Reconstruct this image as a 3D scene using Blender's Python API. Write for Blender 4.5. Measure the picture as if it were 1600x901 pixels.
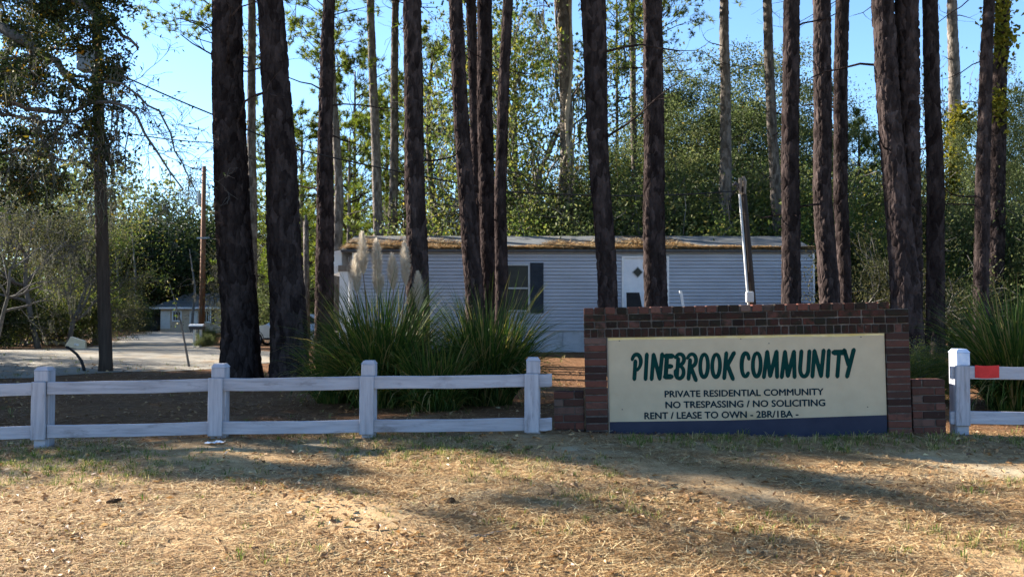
import bpy, bmesh, math, random
import numpy as np
from mathutils import Vector, Matrix
from mathutils.geometry import delaunay_2d_cdt

for o in list(bpy.data.objects): bpy.data.objects.remove(o)
scene = bpy.context.scene
COL = scene.collection
R = math.radians

# ------------------------------------------------------------------ camera, sky, sun, exposure
F = 1422.0                                   # focal length in pixels of the 1600 px wide photograph
CAMZ = 1.12
PITCH = math.atan(42 / F)
cam_d = bpy.data.cameras.new('camera'); cam = bpy.data.objects.new('camera', cam_d); COL.objects.link(cam)
cam_d.sensor_width = 36; cam_d.lens = 36 * F / 1600
cam.location = (0, 0, CAMZ); cam.rotation_euler = (R(90) + PITCH, 0, 0)
cam_d.clip_start = .1; cam_d.clip_end = 2000
cam_d.dof.use_dof = True; cam_d.dof.focus_distance = 9.0; cam_d.dof.aperture_fstop = 4.5
scene.camera = cam

SUN_EL, SUN_AZ = R(22), R(-65)               # azimuth from +Y towards +X
sun_to = Vector((math.sin(SUN_AZ) * math.cos(SUN_EL), math.cos(SUN_AZ) * math.cos(SUN_EL), math.sin(SUN_EL)))
world = bpy.data.worlds.new('World'); scene.world = world; world.use_nodes = True
wn = world.node_tree
sky = wn.nodes.new('ShaderNodeTexSky'); sky.sky_type = 'NISHITA'; sky.sun_disc = False
sky.sun_elevation = SUN_EL; sky.sun_rotation = SUN_AZ
sky.air_density = 1.0; sky.dust_density = .08; sky.ozone_density = 5.0
wn.links.new(sky.outputs[0], wn.nodes['Background'].inputs[0])
wn.nodes['Background'].inputs[1].default_value = .074
sun_d = bpy.data.lights.new('sun', 'SUN'); sun = bpy.data.objects.new('sun', sun_d); COL.objects.link(sun)
sun_d.energy = 5.0; sun_d.angle = R(.53); sun_d.color = (1, .93, .82)
sun.rotation_euler = sun_to.to_track_quat('Z', 'Y').to_euler()
vs = scene.view_settings
vs.view_transform = 'Standard'; vs.look = 'None'; vs.gamma = 1; vs.exposure = 2.3; vs.use_curve_mapping = False

# ------------------------------------------------------------------ helpers
def P(px, py, Y):
    """point on the ray of photo pixel (px, py) at world distance Y"""
    u, v = (px - 800) / F, (450.5 - py) / F
    dy = math.cos(PITCH) - v * math.sin(PITCH); dz = math.sin(PITCH) + v * math.cos(PITCH)
    return Vector((u / dy * Y, Y, CAMZ + dz / dy * Y))

PY_ = [-20, 0, 4, 6, 8.3, 12, 18, 26, 34, 42, 60, 95, 400]
PZ_ = [-.52, -.5, -.28, -.13, 0, .03, .04, .08, -.1, -.28, -.4, -.5, -.9]
def gz(x, y):
    x = np.asarray(x, float); y = np.asarray(y, float)
    z = np.interp(y, PY_, PZ_)
    lat = np.interp(x, [-14, -4.2, -2.6, 0, 3.7, 12], [-.12, -.09, .0, .04, .02, .0])
    fade = np.clip((y - 3) / 3, 0, 1) * np.clip((16 - y) / 6, 0, 1)
    z = z + lat * fade
    nf = np.clip((15 - y) / 4, .12, 1)
    z = z + nf * (.012 * np.sin(x * 1.7 + y * .9) + .010 * np.sin(x * .8 - y * 1.9 + 1) + .006 * np.sin(x * 3.9 + y * 3.1))
    return z
def G(x, y): return float(gz(x, y))
def ground_px(px, py):
    Y = 10.0
    for _ in range(60):
        p = P(px, py, Y); h = G(p.x, Y)
        u = (CAMZ - p.z) / Y
        Y = .5 * Y + .5 * max(3, min(160, (CAMZ - h) / max(u, 1e-4)))
    p = P(px, py, Y); return Vector((p.x, Y, G(p.x, Y)))

class MB:
    def __init__(s): s.v = []; s.f = {3: [], 4: []}; s.n = 0; s.a = {3: [], 4: []}
    def add(s, v, f, rnd=None):
        v = np.asarray(v, float).reshape(-1, 3); f = np.asarray(f, int); k = f.shape[1]
        s.v.append(v); s.f[k].append(f + s.n); s.n += len(v)
        s.a[k].append(np.zeros(len(f)) if rnd is None else np.broadcast_to(rnd, (len(f),)))
    def box(s, lo, hi):
        x0, y0, z0 = lo; x1, y1, z1 = hi
        s.add([(x0,y0,z0),(x1,y0,z0),(x1,y1,z0),(x0,y1,z0),(x0,y0,z1),(x1,y0,z1),(x1,y1,z1),(x0,y1,z1)],
              [(0,3,2,1),(4,5,6,7),(0,1,5,4),(1,2,6,5),(2,3,7,6),(3,0,4,7)])
    def hexa(s, p):   # 8 points, bottom 4 ccw then top 4
        s.add(p, [(0,3,2,1),(4,5,6,7),(0,1,5,4),(1,2,6,5),(2,3,7,6),(3,0,4,7)])
    def tube(s, pts, rad, n=6, cap=True, rnd=None):
        pts = np.asarray(pts, float); m = len(pts); rad = np.broadcast_to(np.asarray(rad, float), (m,))
        t = np.gradient(pts, axis=0); t /= np.linalg.norm(t, axis=1)[:, None] + 1e-9
        ref = np.where(np.abs(t[:, 2:3]) > .9, np.array([[1., 0, 0]]), np.array([[0, 0, 1.]]))
        if len(set((np.abs(t[:, 2]) > .9).tolist())) > 1: ref = np.tile([[.3, .95, .1]], (m, 1))
        a = np.cross(ref, t); a /= np.linalg.norm(a, axis=1)[:, None] + 1e-9; b = np.cross(t, a)
        th = np.arange(n) * 2 * np.pi / n
        ring = pts[:, None] + rad[:, None, None] * (a[:, None] * np.cos(th)[None, :, None] + b[:, None] * np.sin(th)[None, :, None])
        i = np.arange(m - 1)[:, None] * n; j = np.arange(n)[None]; j2 = (j + 1) % n
        q = np.stack([i + j, i + j2, i + n + j2, i + n + j], -1).reshape(-1, 4)
        s.add(ring.reshape(-1, 3), q, rnd)
        if cap:
            base = s.n - m * n
            for k0, flip in ((0, True), ((m - 1) * n, False)):
                c = pts[0] if flip else pts[-1]
                s.v.append(np.array([c])); ci = s.n; s.n += 1
                tri = np.array([(ci, base + k0 + jj, base + k0 + (jj + 1) % n) for jj in range(n)])
                if flip: tri = tri[:, ::-1]
                s.f[3].append(tri); s.a[3].append(np.zeros(n) if rnd is None else np.full(n, float(rnd)))
    def mesh(s, name, mat, smooth=False):
        me = bpy.data.meshes.new(name)
        V = np.concatenate(s.v) if s.v else np.zeros((0, 3))
        f3 = np.concatenate(s.f[3]) if s.f[3] else np.zeros((0, 3), int)
        f4 = np.concatenate(s.f[4]) if s.f[4] else np.zeros((0, 4), int)
        a = np.concatenate((s.a[3] or [np.zeros(0)]) + (s.a[4] or [np.zeros(0)]))
        me.vertices.add(len(V)); me.vertices.foreach_set('co', V.astype(np.float32).ravel())
        nl = len(f3) * 3 + len(f4) * 4; me.loops.add(nl); me.polygons.add(len(f3) + len(f4))
        me.loops.foreach_set('vertex_index', np.concatenate([f3.ravel(), f4.ravel()]).astype(np.int32))
        st = np.concatenate([np.arange(len(f3)) * 3, len(f3) * 3 + np.arange(len(f4)) * 4]).astype(np.int32)
        me.polygons.foreach_set('loop_start', st)
        me.update(calc_edges=True)
        me.polygons.foreach_set('use_smooth', np.full(len(st), bool(smooth)))
        at = me.attributes.new('rnd', 'FLOAT', 'FACE'); at.data.foreach_set('value', a.astype(np.float32))
        me.materials.append(mat); return me
    def obj(s, name, mat, parent=None, smooth=False, **kw):
        return link(name, s.mesh(name, mat, smooth), parent, **kw)

def link(name, data, parent=None, loc=None, label=None, cat=None, group=None, kind=None):
    o = bpy.data.objects.new(name, data); COL.objects.link(o)
    if parent: o.parent = parent
    if loc is not None: o.location = loc
    return tag(o, label, cat, group, kind)
def tag(o, label=None, cat=None, group=None, kind=None):
    if label: o['label'] = label
    if cat: o['category'] = cat
    if group: o['group'] = group
    if kind: o['kind'] = kind
    return o
def thing(name, label, cat, loc=(0, 0, 0), rot=(0, 0, 0), group=None):
    o = link(name, None, None, loc, label, cat, group); o.rotation_euler = rot; o.empty_display_size = .2; return o
def bevel(o, w, seg=1):
    m = o.modifiers.new('bevel', 'BEVEL'); m.width = w; m.segments = seg; m.limit_method = 'ANGLE'; return o
def unit(v): return v / (np.linalg.norm(v, axis=-1, keepdims=True) + 1e-9)

# ------------------------------------------------------------------ materials
def new_mat(name):
    m = bpy.data.materials.new(name); m.use_nodes = True; nt = m.node_tree; nt.nodes.clear()
    out = nt.nodes.new('ShaderNodeOutputMaterial'); return m, nt, out
def N(nt, t, **kw):
    n = nt.nodes.new(t)
    for k, v in kw.items():
        if k in n.inputs.keys(): n.inputs[k].default_value = v
        else: setattr(n, k, v)
    return n
def ramp(nt, stops, interp='LINEAR'):
    r = nt.nodes.new('ShaderNodeValToRGB'); e = r.color_ramp; e.interpolation = interp
    while len(e.elements) < len(stops): e.elements.new(.5)
    for el, (p, c) in zip(e.elements, stops): el.position = p; el.color = (*c, 1)
    return r
def coords(nt, scale=(1, 1, 1), obj=True):
    tc = nt.nodes.new('ShaderNodeTexCoord'); mp = nt.nodes.new('ShaderNodeMapping'); mp.inputs['Scale'].default_value = scale
    nt.links.new(tc.outputs['Object' if obj else 'Generated'], mp.inputs[0]); return mp.outputs[0]
def surf(name, stops, scale=6, stretch=(1, 1, 1), rough=.8, bump=.0, bscale=40, spec=.12, detail=6, metal=0, stain=None, objrnd=0.0):
    """noise-mixed solid material: ramp of colours by noise, optional bump, optional second stain noise"""
    m, nt, out = new_mat(name); L = nt.links
    co = coords(nt, stretch)
    nz = N(nt, 'ShaderNodeTexNoise', Scale=scale, Detail=detail, Roughness=.65); L.new(co, nz.inputs[0])
    r = ramp(nt, stops); fac = nz.outputs[0]
    if objrnd:
        oi = nt.nodes.new('ShaderNodeObjectInfo'); ma = N(nt, 'ShaderNodeMath', operation='MULTIPLY_ADD')
        L.new(oi.outputs['Random'], ma.inputs[0]); ma.inputs[1].default_value = objrnd; L.new(fac, ma.inputs[2])
        sb = N(nt, 'ShaderNodeMath', operation='SUBTRACT'); L.new(ma.outputs[0], sb.inputs[0]); sb.inputs[1].default_value = objrnd / 2; fac = sb.outputs[0]
    L.new(fac, r.inputs[0]); c = r.outputs[0]
    if stain:
        col, sc, lo, hi, st2 = stain
        n2 = N(nt, 'ShaderNodeTexNoise', Scale=sc, Detail=5, Roughness=.7); L.new(coords(nt, st2), n2.inputs[0])
        rr = ramp(nt, [(lo, (0, 0, 0)), (hi, (1, 1, 1))]); L.new(n2.outputs[0], rr.inputs[0])
        mx = N(nt, 'ShaderNodeMix', data_type='RGBA'); L.new(rr.outputs[0], mx.inputs['Factor']); L.new(c, mx.inputs[6]); mx.inputs[7].default_value = (*col, 1); c = mx.outputs[2]
    b = N(nt, 'ShaderNodeBsdfPrincipled', Roughness=rough, Metallic=metal); b.inputs['Specular IOR Level'].default_value = spec
    L.new(c, b.inputs[0])
    if bump:
        n3 = N(nt, 'ShaderNodeTexNoise', Scale=bscale, Detail=5); L.new(co, n3.inputs[0])
        bp = N(nt, 'ShaderNodeBump', Strength=bump, Distance=.01); L.new(n3.outputs[0], bp.inputs['Height']); L.new(bp.outputs[0], b.inputs['Normal'])
    L.new(b.outputs[0], out.inputs[0]); return m
def leafmat(name, stops, trans=.4, rough=.65, spec=.1, objvar=0.0):
    m, nt, out = new_mat(name); L = nt.links
    at = N(nt, 'ShaderNodeAttribute', attribute_name='rnd'); r = ramp(nt, stops); L.new(at.outputs['Fac'], r.inputs[0])
    b = N(nt, 'ShaderNodeBsdfPrincipled', Roughness=rough); b.inputs['Specular IOR Level'].default_value = spec
    t = nt.nodes.new('ShaderNodeBsdfTranslucent'); mx = N(nt, 'ShaderNodeMixShader'); mx.inputs[0].default_value = trans
    hs = N(nt, 'ShaderNodeHueSaturation', Saturation=1.1, Value=1.2)
    L.new(r.outputs[0], b.inputs[0]); L.new(r.outputs[0], hs.inputs['Color']); L.new(hs.outputs[0], t.inputs[0])
    L.new(b.outputs[0], mx.inputs[1]); L.new(t.outputs[0], mx.inputs[2]); L.new(mx.outputs[0], out.inputs[0]); return m

M = {}
def barkmat(name, stops, dist):
    m, nt, out = new_mat(name); L = nt.links; co = coords(nt, (1, 1, .42))
    wob = N(nt, 'ShaderNodeTexNoise', Scale=5, Detail=4); L.new(co, wob.inputs[0])
    ad = N(nt, 'ShaderNodeMixRGB', blend_type='ADD'); ad.inputs[0].default_value = .12; L.new(co, ad.inputs[1]); L.new(wob.outputs[1], ad.inputs[2])
    vo = N(nt, 'ShaderNodeTexVoronoi', Scale=11, feature='DISTANCE_TO_EDGE'); L.new(ad.outputs[0], vo.inputs[0])
    vc = N(nt, 'ShaderNodeTexVoronoi', Scale=11); L.new(ad.outputs[0], vc.inputs[0])
    nz = N(nt, 'ShaderNodeTexNoise', Scale=7, Detail=8, Roughness=.7); L.new(co, nz.inputs[0])
    oi = nt.nodes.new('ShaderNodeObjectInfo')
    m1 = N(nt, 'ShaderNodeMath', operation='MULTIPLY_ADD'); L.new(oi.outputs['Random'], m1.inputs[0]); m1.inputs[1].default_value = .16; L.new(nz.outputs[0], m1.inputs[2])
    sp = nt.nodes.new('ShaderNodeSeparateColor'); L.new(vc.outputs['Color'], sp.inputs[0])
    m2 = N(nt, 'ShaderNodeMath', operation='MULTIPLY_ADD'); L.new(sp.outputs[0], m2.inputs[0]); m2.inputs[1].default_value = .3; L.new(m1.outputs[0], m2.inputs[2])
    m3 = N(nt, 'ShaderNodeMath', operation='SUBTRACT'); L.new(m2.outputs[0], m3.inputs[0]); m3.inputs[1].default_value = .23
    r = ramp(nt, stops); L.new(m3.outputs[0], r.inputs[0])
    b = N(nt, 'ShaderNodeBsdfPrincipled', Roughness=.95); b.inputs['Specular IOR Level'].default_value = .0; L.new(r.outputs[0], b.inputs[0])
    mr = N(nt, 'ShaderNodeMapRange'); mr.inputs[2].default_value = .22; L.new(vo.outputs['Distance'], mr.inputs[0])
    m4 = N(nt, 'ShaderNodeMath', operation='MULTIPLY_ADD'); L.new(nz.outputs[0], m4.inputs[0]); m4.inputs[1].default_value = .5; L.new(mr.outputs[0], m4.inputs[2])
    bp = N(nt, 'ShaderNodeBump', Strength=1.0, Distance=dist); L.new(m4.outputs[0], bp.inputs['Height']); L.new(bp.outputs[0], b.inputs['Normal'])
    L.new(b.outputs[0], out.inputs[0]); return m
M['bark'] = barkmat('pine_bark', [(.25, (0.0113, 0.00826, 0.00798)), (.5, (0.0274, 0.021, 0.0201)), (.68, (0.05, 0.0374, 0.0352)), (.85, (0.0805, 0.0628, 0.0593))], .012)
M['bark_pale'] = barkmat('pale_bark', [(.25, (.05, .042, .036)), (.5, (.11, .095, .083)), (.75, (.2, .175, .155))], .012)
M['bark_oak'] = surf('oak_bark', [(.3, (.045, .038, .032)), (.7, (.13, .115, .1))], 7, (1, 1, .5), .95, .5, 30, .1)
M['bark_grey'] = surf('grey_bark', [(.3, (0.075, 0.0675, 0.06)), (.7, (0.18, 0.165, 0.15))], 6, (1, 1, .5), .95, .3, 30, .1)
M['vine'] = surf('vine_bark', [(.3, (.2, .16, .12)), (.7, (.4, .34, .27))], 8, (1, 1, .4), .9, .4, 40, .1)
M['oakleaf'] = leafmat('oak_leaf', [(0, (.035, .05, .02)), (.4, (.075, .098, .036)), (.75, (.13, .15, .058)), (.93, (.2, .2, .085)), (1, (.28, .2, .06))], .42, .55, .15)
M['darkleaf'] = leafmat('dark_leaf', [(0, (.014, .022, .009)), (.6, (.035, .05, .016)), (.9, (.06, .07, .022)), (.97, (.26, .17, .02)), (1, (.3, .14, .02))], .3, .6, .12)
M['paleleaf'] = leafmat('pale_leaf', [(0, (0.0272, 0.0331, 0.0158)), (.5, (0.0545, 0.059, 0.0263)), (.85, (0.087, 0.0811, 0.0315)), (1, (0.118, 0.0811, 0.0315))], .45)
M['shrubleaf'] = leafmat('shrub_leaf', [(0, (0.0379, 0.0643, 0.0198)), (.4, (0.0884, 0.123, 0.033)), (.8, (0.19, 0.194, 0.0495)), (1, (0.341, 0.27, 0.066))], .4, .6, .12)
M['yellowvine'] = leafmat('yellow_vine_leaf', [(0, (0.078, 0.0884, 0.016)), (.5, (0.156, 0.15, 0.024)), (1, (0.234, 0.197, 0.032))], .45)
M['deadleaf'] = leafmat('dead_leaf', [(0, (.03, .022, .014)), (.6, (.09, .06, .035)), (1, (.22, .14, .07))], .3)
M['needle'] = leafmat('pine_needle', [(0, (0.0455, 0.072, 0.0132)), (.5, (0.104, 0.138, 0.0242)), (.85, (0.182, 0.204, 0.033)), (1, (0.26, 0.228, 0.044))], .4, .6, .12)
M['moss'] = leafmat('spanish_moss', [(0, (0.065, 0.065, 0.0465)), (1, (0.143, 0.14, 0.105))], .35, .9, .1)
M['farleaf'] = leafmat('far_leaf', [(0, (0.0375, 0.058, 0.0182)), (.5, (0.0975, 0.123, 0.039)), (.8, (0.18, 0.174, 0.065)), (1, (0.3, 0.232, 0.091))], .35, .6, .2)
M['pampas'] = leafmat('pampas_leaf', [(0, (0.0211, 0.0428, 0.0111)), (.5, (0.0481, 0.0855, 0.0174)), (.8, (0.0867, 0.128, 0.0239)), (.93, (0.193, 0.164, 0.0477)), (1, (0.308, 0.222, 0.103))], .35, .6, .12)
M['plume'] = leafmat('pampas_plume', [(0, (0.462, 0.385, 0.301)), (1, (0.612, 0.578, 0.502))], .5, .9, .1)
M['grass'] = leafmat('grass_blade', [(0, (.05, .085, .018)), (.6, (.11, .15, .03)), (.85, (.3, .26, .11)), (1, (.45, .36, .18))], .35)
M['straw'] = leafmat('pine_straw', [(0, (0.123, 0.069, 0.0316)), (.35, (0.299, 0.173, 0.071)), (.7, (0.527, 0.337, 0.157)), (1, (0.72, 0.587, 0.331))], .15, .6, .3)
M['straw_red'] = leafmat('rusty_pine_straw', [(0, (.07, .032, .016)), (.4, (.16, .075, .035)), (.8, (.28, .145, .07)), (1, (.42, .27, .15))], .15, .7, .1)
M['litter'] = leafmat('leaf_litter', [(0, (0.105, 0.058, 0.0287)), (.4, (0.299, 0.166, 0.0717)), (.8, (0.527, 0.331, 0.159)), (1, (0.72, 0.664, 0.386))], .2, .55, .35)
M['paint'] = surf('white_fence_paint', [(.2, (0.201, 0.2, 0.223)), (.5, (0.314, 0.318, 0.36)), (.75, (0.388, 0.393, 0.442))], 5, (.45, 1, 6), .7, .35, 30, .1, stain=((0.0866, 0.069, 0.0665), 3.4, .57, .82, (.7, 1, 2.2)), objrnd=.15)
M['paint_post'] = surf('white_post_paint', [(.2, (0.201, 0.2, 0.223)), (.5, (0.314, 0.318, 0.36)), (.75, (0.388, 0.393, 0.442))], 5, (6, 6, .45), .7, .35, 30, .1, stain=((0.0866, 0.069, 0.0665), 3.4, .57, .82, (3, 3, .6)), objrnd=.15)
M['paint_blue'] = surf('blue_post_cap_paint', [(.3, (.30, .40, .58)), (.6, (.5, .57, .7)), (.8, (.66, .66, .66))], 9, rough=.7, bump=.2)
M['paint_red'] = surf('red_paint', [(.3, (.38, .02, .02)), (.7, (.55, .035, .035))], 9, rough=.5)
M['mortar'] = surf('mortar', [(.3, (0.04, 0.0352, 0.032)), (.6, (0.112, 0.0992, 0.0896)), (.8, (0.32, 0.288, 0.256))], 9, rough=.95, bump=.5, bscale=90)
def brickmat(name, dark):
    m, nt, out = new_mat(name); L = nt.links
    oi = nt.nodes.new('ShaderNodeObjectInfo')
    if dark: r = ramp(nt, [(0, (.016, .011, .01)), (.4, (.035, .017, .014)), (.72, (.055, .024, .02)), (.9, (.10, .034, .026)), (1, (.085, .06, .052))])
    else: r = ramp(nt, [(0, (.03, .018, .016)), (.3, (.055, .03, .025)), (.6, (.085, .04, .032)), (.85, (.12, .048, .036)), (1, (.11, .08, .068))])
    L.new(oi.outputs['Random'], r.inputs[0])
    ge = nt.nodes.new('ShaderNodeNewGeometry')
    n1 = N(nt, 'ShaderNodeTexNoise', Scale=11, Detail=6, Roughness=.7); L.new(ge.outputs['Position'], n1.inputs[0])
    r2 = ramp(nt, [(.42 if dark else .52, (0, 0, 0)), (.62 if dark else .78, (1, 1, 1))]); L.new(n1.outputs[0], r2.inputs[0])
    mx = N(nt, 'ShaderNodeMix', data_type='RGBA'); L.new(r2.outputs[0], mx.inputs['Factor']); L.new(r.outputs[0], mx.inputs[6])
    mx.inputs[7].default_value = (.02, .019, .014, 1) if dark else (.035, .03, .026, 1)
    n2 = N(nt, 'ShaderNodeTexNoise', Scale=26, Detail=6, Roughness=.75); L.new(ge.outputs['Position'], n2.inputs[0])
    r3 = ramp(nt, [(.6, (0, 0, 0)), (.75, (.7, .7, .7))]); L.new(n2.outputs[0], r3.inputs[0])
    mx2 = N(nt, 'ShaderNodeMix', data_type='RGBA'); L.new(r3.outputs[0], mx2.inputs['Factor']); L.new(mx.outputs[2], mx2.inputs[6]); mx2.inputs[7].default_value = (.14, .12, .105, 1)
    b = N(nt, 'ShaderNodeBsdfPrincipled', Roughness=.9); b.inputs['Specular IOR Level'].default_value = .05; L.new(mx2.outputs[2], b.inputs[0])
    n3 = N(nt, 'ShaderNodeTexNoise', Scale=120, Detail=6); L.new(ge.outputs['Position'], n3.inputs[0])
    bp = N(nt, 'ShaderNodeBump', Strength=.7, Distance=.006); L.new(n3.outputs[0], bp.inputs['Height']); L.new(bp.outputs[0], b.inputs['Normal'])
    L.new(b.outputs[0], out.inputs[0]); return m
M['brick'] = brickmat('red_brick', False); M['brick_dark'] = brickmat('mildewed_brick', True)
M['cream'] = surf('cream_sign_paint', [(.3, (0.391, 0.324, 0.226)), (.7, (0.45, 0.374, 0.263))], 4, rough=.85, spec=.1, stain=((0.316, 0.246, 0.136), 1.1, .6, .8, (1, 1, 1.5)))
M['yellowstain'] = surf('yellowed_sign_edge', [(.35, (.52, .40, .15)), (.65, (.62, .53, .30))], 6, rough=.6)
M['navy'] = surf('navy_sign_paint', [(.3, (0.018, 0.022, 0.0425)), (.7, (0.03, 0.0358, 0.06))], 3, rough=.55)
M['green_ink'] = surf('dark_green_lettering', [(.3, (.003, .026, .024)), (.7, (.006, .04, .034))], 20, rough=.8, spec=.03)
M['teal_ink'] = surf('dark_teal_lettering', [(.3, (.004, .018, .028)), (.7, (.007, .028, .038))], 20, rough=.8, spec=.03)
M['siding'] = surf('white_vinyl_siding', [(.25, (0.281, 0.302, 0.347)), (.55, (0.359, 0.384, 0.436)), (.8, (0.42, 0.449, 0.507))], 1.3, (.6, 1, 1.2), .55, .05, 20, .35, stain=((0.233, 0.27, 0.24), 2.2, .60, .85, (1, 1, .5)))
M['skirt'] = surf('home_skirting', [(.3, (.32, .35, .39)), (.7, (.44, .46, .5))], 2, rough=.6, stain=((.2, .22, .16), 3, .55, .8, (1, 1, 1)))
M['trimwhite'] = surf('white_trim', [(.3, (.62, .62, .62)), (.7, (.76, .76, .75))], 5, rough=.5)
M['door'] = surf('pale_blue_white_door', [(.3, (.58, .61, .66)), (.7, (.70, .72, .75))], 3, rough=.45)
M['darkframe'] = surf('dark_bronze_trim', [(.3, (.05, .048, .05)), (.7, (.09, .085, .085))], 8, rough=.5)
M['shutter'] = surf('navy_black_shutter', [(.3, (.016, .022, .032)), (.7, (.03, .038, .05))], 6, rough=.5)
M['glass'] = surf('window_glass', [(.4, (.012, .013, .014)), (.6, (.022, .024, .022))], 2, rough=.25, spec=.2)
M['shingle'] = surf('grey_roofing', [(.3, (.10, .105, .11)), (.7, (.16, .165, .165))], 3, (.4, 1, 1), .75, .4, 60, .3, stain=((.09, .085, .08), 2, .55, .75, (.4, 1, 1)))
M['wood'] = surf('weathered_wood', [(.3, (.11, .09, .075)), (.7, (.27, .23, .19))], 6, (4, 4, .4), .9, .4, 50, .15)
M['polebrown'] = surf('brown_pole_wood', [(.3, (.13, .06, .032)), (.7, (.25, .12, .065))], 6, (4, 4, .3), .85, .3, 50, .2)
M['poledark'] = surf('dark_pole_wood', [(.3, (0.027, 0.0204, 0.0168)), (.7, (0.066, 0.0492, 0.0396))], 6, (4, 4, .3), .9, .5, 60, .15)
M['conduit'] = surf('white_conduit', [(.3, (0.45, 0.45, 0.443)), (.7, (0.54, 0.54, 0.525))], 6, rough=.45)
M['black'] = surf('black_rubber', [(.3, (.012, .012, .013)), (.7, (.025, .025, .026))], 8, rough=.6)
M['greymetal'] = surf('grey_metal', [(.3, (.28, .30, .32)), (.7, (.4, .42, .44))], 5, rough=.45, metal=.3)
M['tanwall'] = surf('tan_house_wall', [(.3, (0.396, 0.31, 0.23)), (.7, (0.506, 0.4, 0.297))], 3, rough=.85)
M['creamwall'] = surf('off_white_panel', [(.3, (.5, .49, .46)), (.7, (.6, .59, .56))], 3, rough=.7)
M['creambox'] = surf('cream_plastic', [(.3, (0.632, 0.552, 0.391)), (.7, (0.759, 0.678, 0.506))], 5, rough=.6, bump=.1, stain=((0.287, 0.23, 0.161), 5, .6, .8, (1, 1, 1)))
M['silver'] = surf('silver_car_paint', [(.4, (.42, .45, .48)), (.6, (.46, .49, .52))], 2, rough=.28, spec=.6, metal=.5)
M['rim'] = surf('alloy_rim', [(.4, (.5, .5, .5)), (.6, (.6, .6, .6))], 8, rough=.3, metal=.8)
M['trash'] = surf('faded_rubbish', [(.3, (0.156, 0.169, 0.195)), (.5, (0.39, 0.364, 0.351)), (.7, (0.78, 0.78, 0.78))], 9, rough=.8, objrnd=.4)
M['paper'] = surf('white_paper', [(.3, (.7, .7, .7)), (.7, (.8, .8, .8))], 9, rough=.7)
M['cone'] = surf('pine_cone_brown', [(.3, (.05, .03, .018)), (.7, (.15, .09, .05))], 30, rough=.9)

def ground_mat():
    m, nt, out = new_mat('pine_straw_ground'); L = nt.links
    ge = nt.nodes.new('ShaderNodeNewGeometry'); pos = ge.outputs['Position']
    def noise(s, d=6, rg=.6):
        n = N(nt, 'ShaderNodeTexNoise', Scale=s, Detail=d, Roughness=rg); L.new(pos, n.inputs[0]); return n.outputs[0]
    def mapn(sc, rot, s):
        mp = nt.nodes.new('ShaderNodeMapping'); mp.inputs['Scale'].default_value = sc; mp.inputs['Rotation'].default_value = (0, 0, rot); L.new(pos, mp.inputs[0])
        n = N(nt, 'ShaderNodeTexNoise', Scale=s, Detail=4, Roughness=.7); L.new(mp.outputs[0], n.inputs[0]); return n.outputs[0]
    base = ramp(nt, [(.3, (0.229, 0.138, 0.0662)), (.5, (0.421, 0.276, 0.142)), (.7, (0.633, 0.449, 0.244))]); L.new(noise(5, 8, .75), base.inputs[0])
    c = base.outputs[0]
    def mix(fac, col, c):
        mx = N(nt, 'ShaderNodeMix', data_type='RGBA'); L.new(fac, mx.inputs['Factor']); L.new(c, mx.inputs[6]); mx.inputs[7].default_value = (*col, 1); return mx.outputs[2]
    def thr(src, lo, hi, k=1):
        r = ramp(nt, [(lo, (0, 0, 0)), (hi, (k, k, k))]); L.new(src, r.inputs[0]); return r.outputs[0]
    c = mix(thr(mapn((14, 90, 20), .5, 1), .52, .62, .8), (0.598, 0.405, 0.205), c)      # needle streaks
    c = mix(thr(mapn((90, 16, 20), .3, 1), .55, .64, .7), (0.234, 0.112, 0.0466), c)
    c = mix(thr(noise(1.1, 5, .6), .5, .62, .85), (0.457, 0.379, 0.253), c)              # sandy soil patches
    c = mix(thr(noise(.55, 6, .7), .56, .72, .32), (.085, .11, .03), c)            # thin green patches
    vo = N(nt, 'ShaderNodeTexVoronoi', Scale=24); L.new(pos, vo.inputs[0])
    c = mix(thr(noise(60, 3, .6), .62, .7, .6), (0.72, 0.568, 0.347), c)
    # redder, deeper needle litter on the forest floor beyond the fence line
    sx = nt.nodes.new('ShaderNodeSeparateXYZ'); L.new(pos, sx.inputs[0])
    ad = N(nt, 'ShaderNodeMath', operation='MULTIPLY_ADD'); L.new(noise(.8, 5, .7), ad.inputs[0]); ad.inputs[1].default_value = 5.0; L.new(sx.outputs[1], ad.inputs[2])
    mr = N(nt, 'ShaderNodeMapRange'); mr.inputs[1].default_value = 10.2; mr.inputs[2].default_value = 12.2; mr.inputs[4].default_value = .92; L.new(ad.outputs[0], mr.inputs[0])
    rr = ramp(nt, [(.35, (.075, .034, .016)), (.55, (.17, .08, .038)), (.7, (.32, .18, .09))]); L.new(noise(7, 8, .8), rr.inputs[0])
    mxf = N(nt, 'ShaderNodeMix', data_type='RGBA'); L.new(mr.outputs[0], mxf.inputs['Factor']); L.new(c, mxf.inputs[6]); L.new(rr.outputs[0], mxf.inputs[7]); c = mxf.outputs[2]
    b = N(nt, 'ShaderNodeBsdfPrincipled', Roughness=.95); b.inputs['Specular IOR Level'].default_value = .05; L.new(c, b.inputs[0])
    n3 = noise(34, 8, .75); bp = N(nt, 'ShaderNodeBump', Strength=1.0, Distance=.03); L.new(n3, bp.inputs['Height']); L.new(bp.outputs[0], b.inputs['Normal'])
    L.new(b.outputs[0], out.inputs[0]); return m
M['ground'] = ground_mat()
M['road'] = surf('pale_sandy_gravel', [(.3, (0.194, 0.171, 0.135)), (.55, (0.274, 0.243, 0.192)), (.75, (0.334, 0.301, 0.239))], 1.2, (1, 1, 1), .95, .5, 30, .15, stain=((0.211, 0.138, 0.0653), .9, .52, .68, (1, .5, 1)))

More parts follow.
